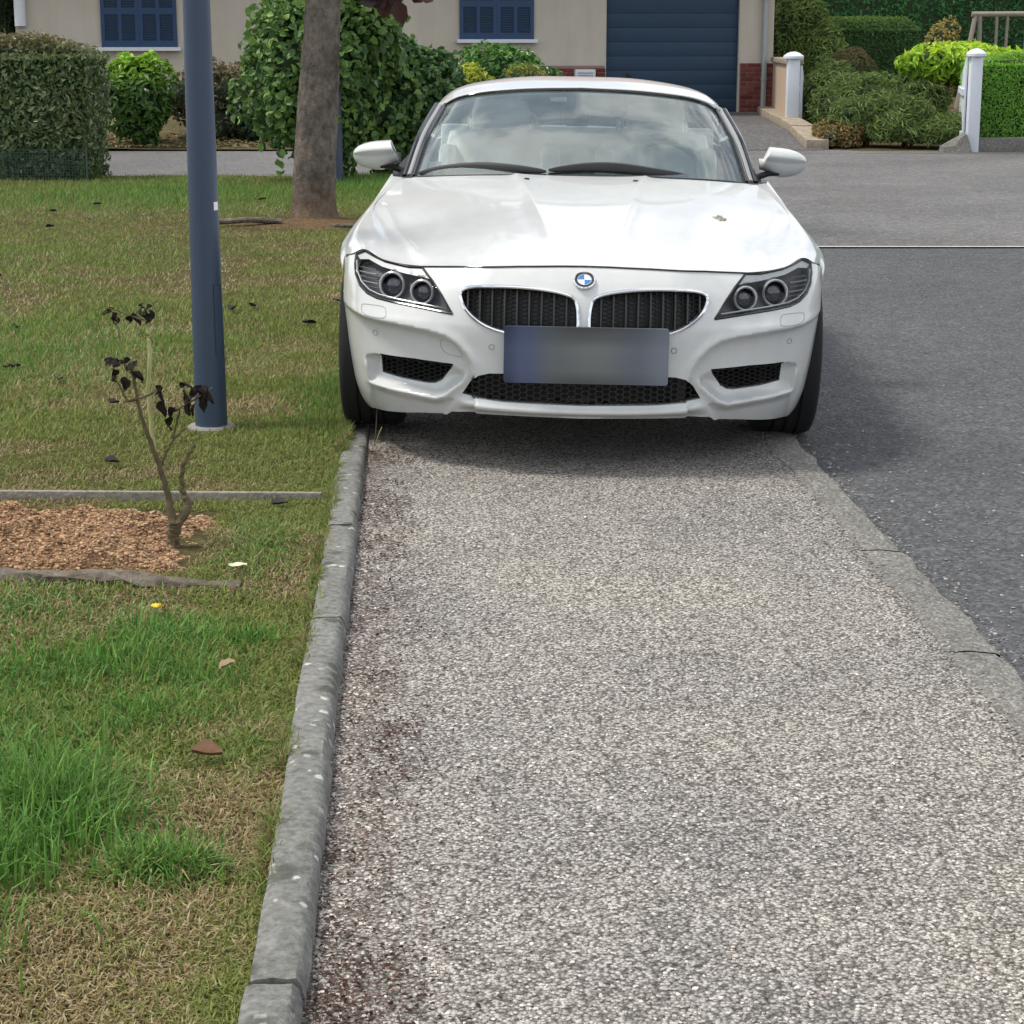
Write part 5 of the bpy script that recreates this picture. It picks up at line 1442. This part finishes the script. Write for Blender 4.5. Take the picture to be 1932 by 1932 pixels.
stem([(303, 872), (319.6, 833, .02), (336, 812, .02), (352, 796, .03)], [.005, .004, .004, .003], 'branch', M_STEMB)
stem([(297, 846, .0), (286, 745, .03), (290.5, 656, .04), (287, 615, .05), (280, 575, .05)], [.006, .0065, .0065, .0055, .004], 'green_stem', M_STEMG)
stem([(272, 735, -.02), (253, 738, -.03), (243, 716, -.03), (228, 690, -.03)], [.003, .003, .003, .002], 'twig', M_STEMB)
stem([(253, 738, -.03), (275, 733, -.03), (300, 724, -.03), (310, 712, -.03)], [.003, .003, .003, .002], 'twig', M_STEMB)
stem([(330, 815, .02), (342, 775, .0), (352, 750, -.02), (380, 735, -.02), (412, 714, -.02)], [.003, .003, .003, .0025, .002], 'twig', M_STEMB)
stem([(264, 690, -.02), (250, 672, -.02), (218, 664, -.02)], [.003, .002, .002], 'twig', M_STEMB)
stem([(280, 596, .05), (262, 590, .05), (230, 578, .05), (214, 574, .05)], [.003, .002, .002, .0015], 'twig', M_STEMB)
stem([(240, 640, .02), (236, 610, .03), (232, 585, .04)], [.0015, .0015, .001], 'twig', M_STEMB)
M_BLEAF = plain('black_withered_leaf', (.012, .008, .007), .8, spec=.2, var=.5, vscale=60)
def withered_leaf(px, py, L, W, lean, dy=-.02):
    n = 7; V = []
    for i in range(n):
        t = i / (n - 1); w = W * math.sin(math.pi * (.08 + .9 * t) ** .8) * random.uniform(.75, 1.2)
        cx_ = lean * t * L + .004 * math.sin(5 * t + px); cy_ = .010 * math.sin(3 * t + py); cz_ = -t * L
        V += [(cx_ - w, cy_ + .012 * math.sin(2 * t + px), cz_), (cx_, cy_ - .006, cz_ + .002), (cx_ + w, cy_ + .012 * math.cos(3 * t), cz_)]
    F = []
    for i in range(n - 1):
        F += [(3 * i, 3 * i + 1, 3 * i + 4, 3 * i + 3), (3 * i + 1, 3 * i + 2, 3 * i + 5, 3 * i + 4)]
    o = MB().add(V, F).build('leaf', M_BLEAF, WS); o.location = wpt(px, py, dy); o.rotation_euler = (random.uniform(-.2, .2), 0, random.uniform(-.9, .9))
for a in ((227, 582, .040, .010, .1, .05), (262, 585, .040, .012, .5, .05), (279, 573, .045, .014, .3, .05), (290, 578, .050, .013, .2, .05), (216, 573, .022, .008, -.4, .05), (284, 566, .02, .008, 1.2, .05),
          (231, 672, .060, .013, .1, -.03), (250, 695, .050, .014, -.1, -.02), (275, 683, .045, .012, .2, -.02), (246, 660, .030, .014, .3, -.02), (218, 661, .022, .012, .5, -.02), (262, 668, .025, .010, .6, -.02), (236, 662, .02, .014, -.5, -.02),
          (311, 714, .070, .016, .12, -.03), (318, 740, .055, .012, .15, -.03), (335, 752, .045, .016, -.2, -.01), (330, 772, .035, .012, -.5, .0),
          (356, 720, .055, .016, .1, -.02), (365, 735, .060, .013, .1, -.02), (390, 722, .075, .018, .15, -.02), (381, 712, .045, .015, -.3, -.02), (398, 712, .060, .016, .3, -.02), (362, 704, .03, .010, .8, -.02)):
    withered_leaf(a[0], a[1], a[2] * .85, a[3] * .8, *a[4:])
    withered_leaf(a[0] + random.uniform(-9, 9), a[1] + random.uniform(-6, 12), a[2] * random.uniform(.45, .7), a[3] * .6, random.uniform(-.6, .6), a[5] + random.uniform(-.02, .02))

# ------------------------------------------------------------------ grass
def blades(P, h, w, lean, cols, seg2=True, seed=0):
    r = np.random.default_rng(seed); n = len(P)
    a = r.uniform(0, 2 * np.pi, n); d = np.stack([np.cos(a), np.sin(a), np.zeros(n)], 1)
    s = np.stack([-np.sin(a + r.normal(0, .5, n)), np.cos(a), np.zeros(n)], 1)
    b0, b1 = P - s * (w / 2)[:, None], P + s * (w / 2)[:, None]
    up = np.array([0, 0, 1.0])
    tip = P + d * (h * np.sin(lean))[:, None] + up * (h * np.cos(lean))[:, None]
    if seg2:
        m = P + d * (h * .5 * np.sin(lean * .55))[:, None] + up * (h * .55 * np.cos(lean * .55))[:, None]
        m0, m1 = m - s * (w * .38)[:, None], m + s * (w * .38)[:, None]
        V = np.stack([b0, b1, m1, m0, tip], 1).reshape(-1, 3); k = 5
        F = (np.array([[0, 1, 2], [0, 2, 3], [3, 2, 4]])[None] + (np.arange(n) * k)[:, None, None]).reshape(-1, 3)
    else:
        V = np.stack([b0, b1, tip], 1).reshape(-1, 3); k = 3
        F = (np.array([[0, 1, 2]])[None] + (np.arange(n) * k)[:, None, None]).reshape(-1, 3)
    return V, F, np.repeat(cols, k, 0)

def in_bed(p): return (p[:, 0] < -.80 - .16 * fbm(p, 5, 3)) & (p[:, 1] > 5.22) & (p[:, 1] < 5.98)
# lush patches: (x, y, radius x, radius y, strength)
LUSH = [(-.86, 3.55, .17, .20, 1.0), (-.62, 3.25, .10, .07, .9), (-.83, 4.50, .15, .25, .65), (-.72, 4.10, .12, .15, .45), (-1.10, 3.7, .3, .5, .7), (-.68, 7.9, .22, .8, .55), (-.72, 5.5, .12, .35, .5), (-2.2, 9.2, 1.0, 1.5, .45), (-1.2, 19.3, 1.2, 1.6, .9), (-3.2, 18.5, 2.2, 2.2, .7), (-3.4, 13, 1.4, 1.6, .35), (-1.3, 4.9, .3, .3, .5), (-.55, 3.9, .06, .2, .25)]
BARE = [(-1.3, 7.25, .45, .35, .6), (-2.1, 13.5, .9, 1.6, .75), (-1.75, 15.5, 1.2, .9, .9), (-.60, 3.35, .10, .35, .55), (-.72, 2.95, .3, .18, .6), (-1.35, 10.8, .6, .8, .4), (-.95, 5.05, .5, .14, .7), (-.9, 6.5, .5, .15, .3), (-.78, 4.95, .25, .12, .6)]
def field(p, L):
    s = np.zeros(len(p))
    for x, y, rx_, ry, k in L: s = np.maximum(s, k * np.exp(-(((p[:, 0] - x) / rx_) ** 2 + ((p[:, 1] - y) / ry) ** 2)))
    return s
def grass(name, N, y0, y1, pw, seg2, hmul, wmul, seed, label):
    r = np.random.default_rng(seed)
    u = r.random(N)
    y = (y0 ** (1 - pw) + u * (y1 ** (1 - pw) - y0 ** (1 - pw))) ** (1 / (1 - pw))
    wid = .24 * y + .9
    x = kx(y) - .068 - r.random(N) ** 1.5 * wid
    p = np.stack([x, y], 1)
    nz = fbm(p, 2.4, 21, 4); nz2 = fbm(p, 11, 25, 3)
    lush = np.clip(field(p, LUSH) * (.6 + .8 * nz2) + .0, 0, 1); bare = np.clip(field(p, BARE) + sst(.60, .72, nz) * .5 + sst(.62, .75, nz2) * .35, 0, 1)
    near_k = np.exp(-((kx(y) - .10 - x) / .06) ** 2)
    bare = np.maximum(bare, near_k * .45 * (nz2 > .42))
    keep = (r.random(N) < (1 - .72 * bare * (1 - lush))) & ~in_bed(p)
    # keep the edging board, lamp foot, mound and log clear
    keep &= ~((np.abs(y - 6.125) < .018)) & (np.hypot(x + 1.128, y - 7.31) > .096) & ~((np.abs(y - 5.16 + .07 * (x + 1.5)) < .035) & (x < -.88)) & (np.hypot((x + 1.6) / .62, (y - 15.6) / .42) > 1)
    p, lush, bare, nz, nz2 = p[keep], lush[keep], bare[keep], nz[keep], nz2[keep]; n = len(p)
    z = lawn_h(p[:, 0], p[:, 1]) - .004
    dry = np.clip(r.random(n) * .8 + .62 * sst(.46, .60, nz) - .06 - .45 * lush - .17 + .25 * bare - .18 * sst(9, 19, p[:, 1]), 0, 1)
    olive = tint(n, [(.145, .175, .040), (.19, .21, .058), (.11, .15, .032), (.225, .23, .08)], seed); straw = tint(n, [(.24, .18, .085), (.31, .245, .13), (.15, .105, .052), (.37, .315, .185)], seed + 1)
    green = tint(n, [(.08, .18, .034), (.115, .22, .042), (.06, .14, .03), (.16, .26, .06)], seed + 2)
    mk = (dry > .64)[:, None]; C = np.where(mk, straw, olive); C = np.where((r.random(n) < lush * 1.15)[:, None], green, C)
    h = r.uniform(.016, .036, n) * (1 + 2.4 * lush ** 1.4) * hmul; w = r.uniform(.0028, .0050, n) * wmul * (1 + .25 * lush)
    lean = np.clip(np.abs(r.normal(.95, .42, n)) - .35 * lush, .05, 1.5); lean = np.where(dry > .64, np.clip(lean + .3, 0, 1.54), lean)
    V, F, C = blades(np.column_stack([p, z]), h, w, lean, C, seg2, seed)
    return tag(obj(name, fast_mesh(V, F, C), M_GRASS), label, 'grass', kind='stuff')
M_GRASS = leaf_mat('grass_blade', .55, .32, .25, 1.22)
grass('grass', 340000, 2.2, 9.5, 1.35, True, 1.0, 1.0, 100, 'patchy mown grass and dry thatch of the near lawn')
grass('grass', 270000, 7.0, 21.0, 1.0001, False, 1.15, 2.0, 101, 'mown grass of the lawn further back, up to the hedge')
def kerb_fringe(n, seed):
    r = np.random.default_rng(seed); y = 2.3 * (9.5 / 2.3) ** r.random(n); p = np.stack([kx(y) - r.uniform(.070, .105, n), y], 1)
    m = r.random(n) < sst(.38, .62, fbm(p, 4.5, 77, 3)); p = p[m]; n = len(p)
    C = np.where((r.random(n) < .4)[:, None], tint(n, [(.22, .17, .08), (.14, .10, .05)], seed), tint(n, [(.13, .19, .04), (.09, .16, .03), (.17, .22, .06)], seed + 1))
    V, F, C = blades(np.column_stack([p, np.full(n, .022)]), r.uniform(.025, .062, n), r.uniform(.003, .005, n), np.clip(np.abs(r.normal(.8, .4, n)), .1, 1.45), C, True, seed)
    return tag(obj('kerb_grass', fast_mesh(V, F, C), M_GRASS), 'fringe of grass creeping over the lawn side of the kerb', 'grass', kind='stuff')
kerb_fringe(14000, 131)
# tall tufts
def tufts(spots, per, label, seed):
    r = np.random.default_rng(seed); PP, HH = [], []
    for x, y, R, h in spots:
        k = int(per * R / .12); a = r.normal(0, R * .6, (k, 2)); PP.append(np.array([x, y]) + a); HH.append(h * r.uniform(.5, 1.15, k))
    p = np.concatenate(PP); h = np.concatenate(HH); m = p[:, 0] < kx(p[:, 1]) - .12; p, h = p[m], h[m]; n = len(p)
    C = tint(n, [(.065, .17, .026), (.09, .21, .034), (.05, .13, .024), (.15, .27, .06)], seed)
    V, F, C = blades(np.column_stack([p, lawn_h(p[:, 0], p[:, 1]) - .004]), h, r.uniform(.0032, .0060, n), np.clip(np.abs(r.normal(.55, .35, n)), .05, 1.3), C, True, seed)
    return tag(obj('tall_grass', fast_mesh(V, F, C), M_GRASS), label, 'grass', kind='stuff')
tufts([(-.86, 3.50, .10, .12), (-.80, 3.40, .10, .10), (-.95, 3.60, .14, .13), (-.64, 3.27, .08, .075), (-.58, 3.24, .06, .06), (-.90, 3.25, .10, .12), (-1.15, 3.55, .2, .12), (-1.05, 3.0, .2, .11), (-.86, 4.62, .12, .085), (-.92, 4.40, .12, .08), (-.72, 4.30, .12, .05), (-.66, 4.62, .08, .06), (-1.15, 4.3, .2, .07), (-.80, 4.05, .12, .06)], 420, 'tall bright green grass tufts in the near lawn', 7)

# ------------------------------------------------------------------ small things on the lawn and kerb
def flat_leaf(name, x, y, z, L, W, mat, rz, curl=.25):
    n = 6; V = []
    for i in range(n):
        t = i / (n - 1); w = W * math.sin(math.pi * (.06 + .9 * t)) ** .8 + .001
        V += [((t - .5) * L, -w, curl * w + .3 * curl * L * (t - .5) ** 2 + random.uniform(0, .12) * L), ((t - .5) * L, 0, .3 * curl * L * (t - .5) ** 2), ((t - .5) * L, w, curl * w * 1.3 + random.uniform(0, .14) * L)]
    F = []
    for i in range(n - 1): F += [(3 * i, 3 * i + 1, 3 * i + 4, 3 * i + 3), (3 * i + 1, 3 * i + 2, 3 * i + 5, 3 * i + 4)]
    o = MB().add(V, F).build(name, mat); o.location = (x, y, z); o.rotation_euler = (random.uniform(-.15, .15), random.uniform(-.15, .15), rz); return o
M_DKLEAF = plain('dark_dead_leaf', (.018, .016, .016), .7, var=.4, vscale=60)
M_BRLEAF = plain('brown_dead_leaf', (.20, .105, .06), .8, var=.4, vscale=50)
M_YEL = plain('dandelion_yellow', (.80, .55, .03), .6)
LEAFWHERE = ['in the grass nearest the end of the left hedge', 'farthest left in the grass before the hedge', 'below the hedge end, left of the lamp post middle', 'at the left edge of the lawn below the hedge', 'at the left edge level with the top of the withered shrub', 'at the left edge level with the middle of the withered shrub', 'just right of the lamp post', 'right of the lamp post, the second leaf from it', 'on the lawn close to the left front wheel', 'on the lawn close to the left headlight', 'on the grass left of the lamp post foot', 'just behind the thin edging board', 'far left in the middle of the lawn', 'in the green grass between lamp post and tree trunk', 'by the kerb at the end of the edging board', 'left of the withered shrub in the dry grass']
for ki, (x, y) in enumerate(((-3.55, 17.1), (-3.75, 16.35), (-3.30, 15.6), (-3.50, 15.1), (-2.45, 9.75), (-2.18, 8.55), (-1.475, 10.45), (-1.38, 10.55), (-1.02, 9.9), (-.95, 10.8), (-1.57, 7.7), (-1.36, 6.6), (-3.1, 11.9), (-2.2, 17.6), (-.72, 5.98), (-1.9, 8.2))):
    o = flat_leaf('fallen_leaf', x, y, float(lawn_h(np.array([x]), np.array([y]))[0]) + .022, .075 if y > 8 else .05, .022, M_DKLEAF, random.uniform(0, 3), .5)
    tag(o, 'small dark dead leaf ' + LEAFWHERE[ki], 'leaf', 'dark fallen leaves on the lawn')
o = flat_leaf('fallen_leaf', -.615, 3.765, .045, .062, .020, M_BRLEAF, .2, .7); tag(o, 'curled brown dead leaf lying in the near grass', 'leaf')
o = flat_leaf('fallen_leaf', -.645, 4.30, .06, .05, .014, plain('tan_dead_leaf', (.33, .25, .15), .8, var=.3), .9, .5); tag(o, 'tan dead leaf beside the green grass tuft', 'leaf')
o = flat_leaf('fallen_leaf', -.548, 7.34, .034, .042, .016, M_YEL, .1, .3); tag(o, 'yellow leaf on the kerb end by the front tyre', 'leaf')
o = flat_leaf('fallen_leaf', -.745, 5.20, .05, .05, .014, plain('pale_dead_leaf', (.55, .56, .42), .8), .1, .3); tag(o, 'pale leaf in the grass by the log end', 'leaf')
dn = empty('dandelion', (-.885, 4.74, .02)); tag(dn, 'single yellow dandelion flower in the near lawn', 'flower')
MB().tube([(0, 0, 0), (.004, -.004, .05)], .0018, 6).build('stalk', M_STEMG, dn)
pm = MB()
for k in range(22):
    a = 2 * math.pi * k / 22; pm.add([(.004, -.004, .05), (.004 + .016 * math.cos(a), -.004 + .016 * math.sin(a), .056 + .003 * (k % 2)), (.004 + .016 * math.cos(a + .25), -.004 + .016 * math.sin(a + .25), .055)], [(0, 1, 2)])
pm.build('petals', M_YEL, dn, False)
gs = empty('grass_stalk', (-.50, 7.05, .0)); tag(gs, 'dry grass stalk growing at the kerb in front of the tyre', 'grass stalk')
MB().tube([(0, 0, 0), (.008, .0, .07), (.012, .01, .15)], [.0022, .0018, .0012], 6).build('stalk', M_STEMB, gs); MB().tube([(0, 0, 0), (.018, -.01, .05), (.03, -.01, .075)], .0016, 6).build('side_stalk', M_STEMG, gs)

# leaf litter and grit along the kerb
r_ = np.random.default_rng(44); n_ = 9000
y = 2.3 * (9.0 / 2.3) ** r_.random(n_); s_ = np.abs(r_.normal(0, .085, n_)) + .004 + .10 * r_.random(n_) * (r_.random(n_) < .45)
pp_ = np.stack([kx(y) + s_, y], 1); dens = fbm(pp_, 6, 33, 3); m = r_.random(n_) < .18 + .55 * sst(.45, .68, dens); pp_ = pp_[m]; n_ = len(pp_)
Vv, Ff, Cc = leaf_cloud(np.column_stack([pp_, np.full(n_, .005) + r_.uniform(0, .004, n_)]), np.tile([0, 0, 1.0], (n_, 1)), .012, .5, tint(n_, [(.055, .030, .026), (.09, .05, .04), (.035, .022, .02), (.13, .08, .06)], 44), fold=.2, seed=44, jit=.35)
tag(obj('leaf_litter', fast_mesh(Vv, Ff, Cc), M_TINT), 'brown leaf litter collected on the pavement along the kerb', 'leaf litter', kind='stuff')
n_ = 16000; y = 2.3 * (6.4 / 2.3) ** r_.random(n_); s_ = r_.random(n_) ** 1.6 * 1.44 + .01
pp_ = np.stack([kx(y) + s_, y], 1)
clods('pavement_grit', np.column_stack([pp_, np.full(n_, .0012)]), .0034, tint(n_, [(.50, .46, .42), (.36, .32, .29), (.62, .58, .54), (.22, .19, .18)], 45), M_TINT, 'loose pale grit stones scattered on the pavement', 'grit', .6, 46)
n_ = 700; y = 4.0 * (14.0 / 4.0) ** r_.random(n_); x = GX + K_SL * y + .14 + np.abs(r_.normal(0, .35, n_))
clods('road_grit', np.column_stack([x, y, np.full(n_, -.016)]), .0042, tint(n_, [(.30, .29, .28), (.20, .19, .19), (.38, .37, .36)], 47), M_TINT, 'loose pale grit scattered over the dark road', 'grit', .6, 48)
n_ = 2600; pq = np.stack([r_.uniform(-9, -.3, n_), r_.uniform(26.05, 27.6, n_)], 1)
Vv, Ff, Cc = leaf_cloud(np.column_stack([pq, .045 + .10 * sst(26.2, 28, pq[:, 1])]), np.tile([0, 0, 1.0], (n_, 1)), .075, .5, tint(n_, [(.22, .17, .09), (.14, .10, .05), (.28, .23, .14), (.12, .14, .05)], 49), seed=50, jit=.5)
tag(obj('dry_leaves', fast_mesh(Vv, Ff, Cc), M_TINT), 'dry leaves strewn along the edge of the house bed', 'leaf litter', kind='stuff')

r_ = np.random.default_rng(61); n_ = 2400; y = 3.0 * (9.0 / 3.0) ** r_.random(n_); side_ = r_.random(n_) < .5
x = GX + K_SL * y + np.where(side_, r_.normal(.0, .022, n_), .12 + r_.normal(.0, .035, n_))
clods('edge_gravel', np.column_stack([x, y, np.where(side_, .002, -.010)]), .0042, tint(n_, [(.26, .245, .225), (.18, .17, .16), (.33, .31, .285), (.12, .115, .11)], 62), M_TINT, 'crumbled gravel along the worn edging beside the road', 'gravel', .55, 63)
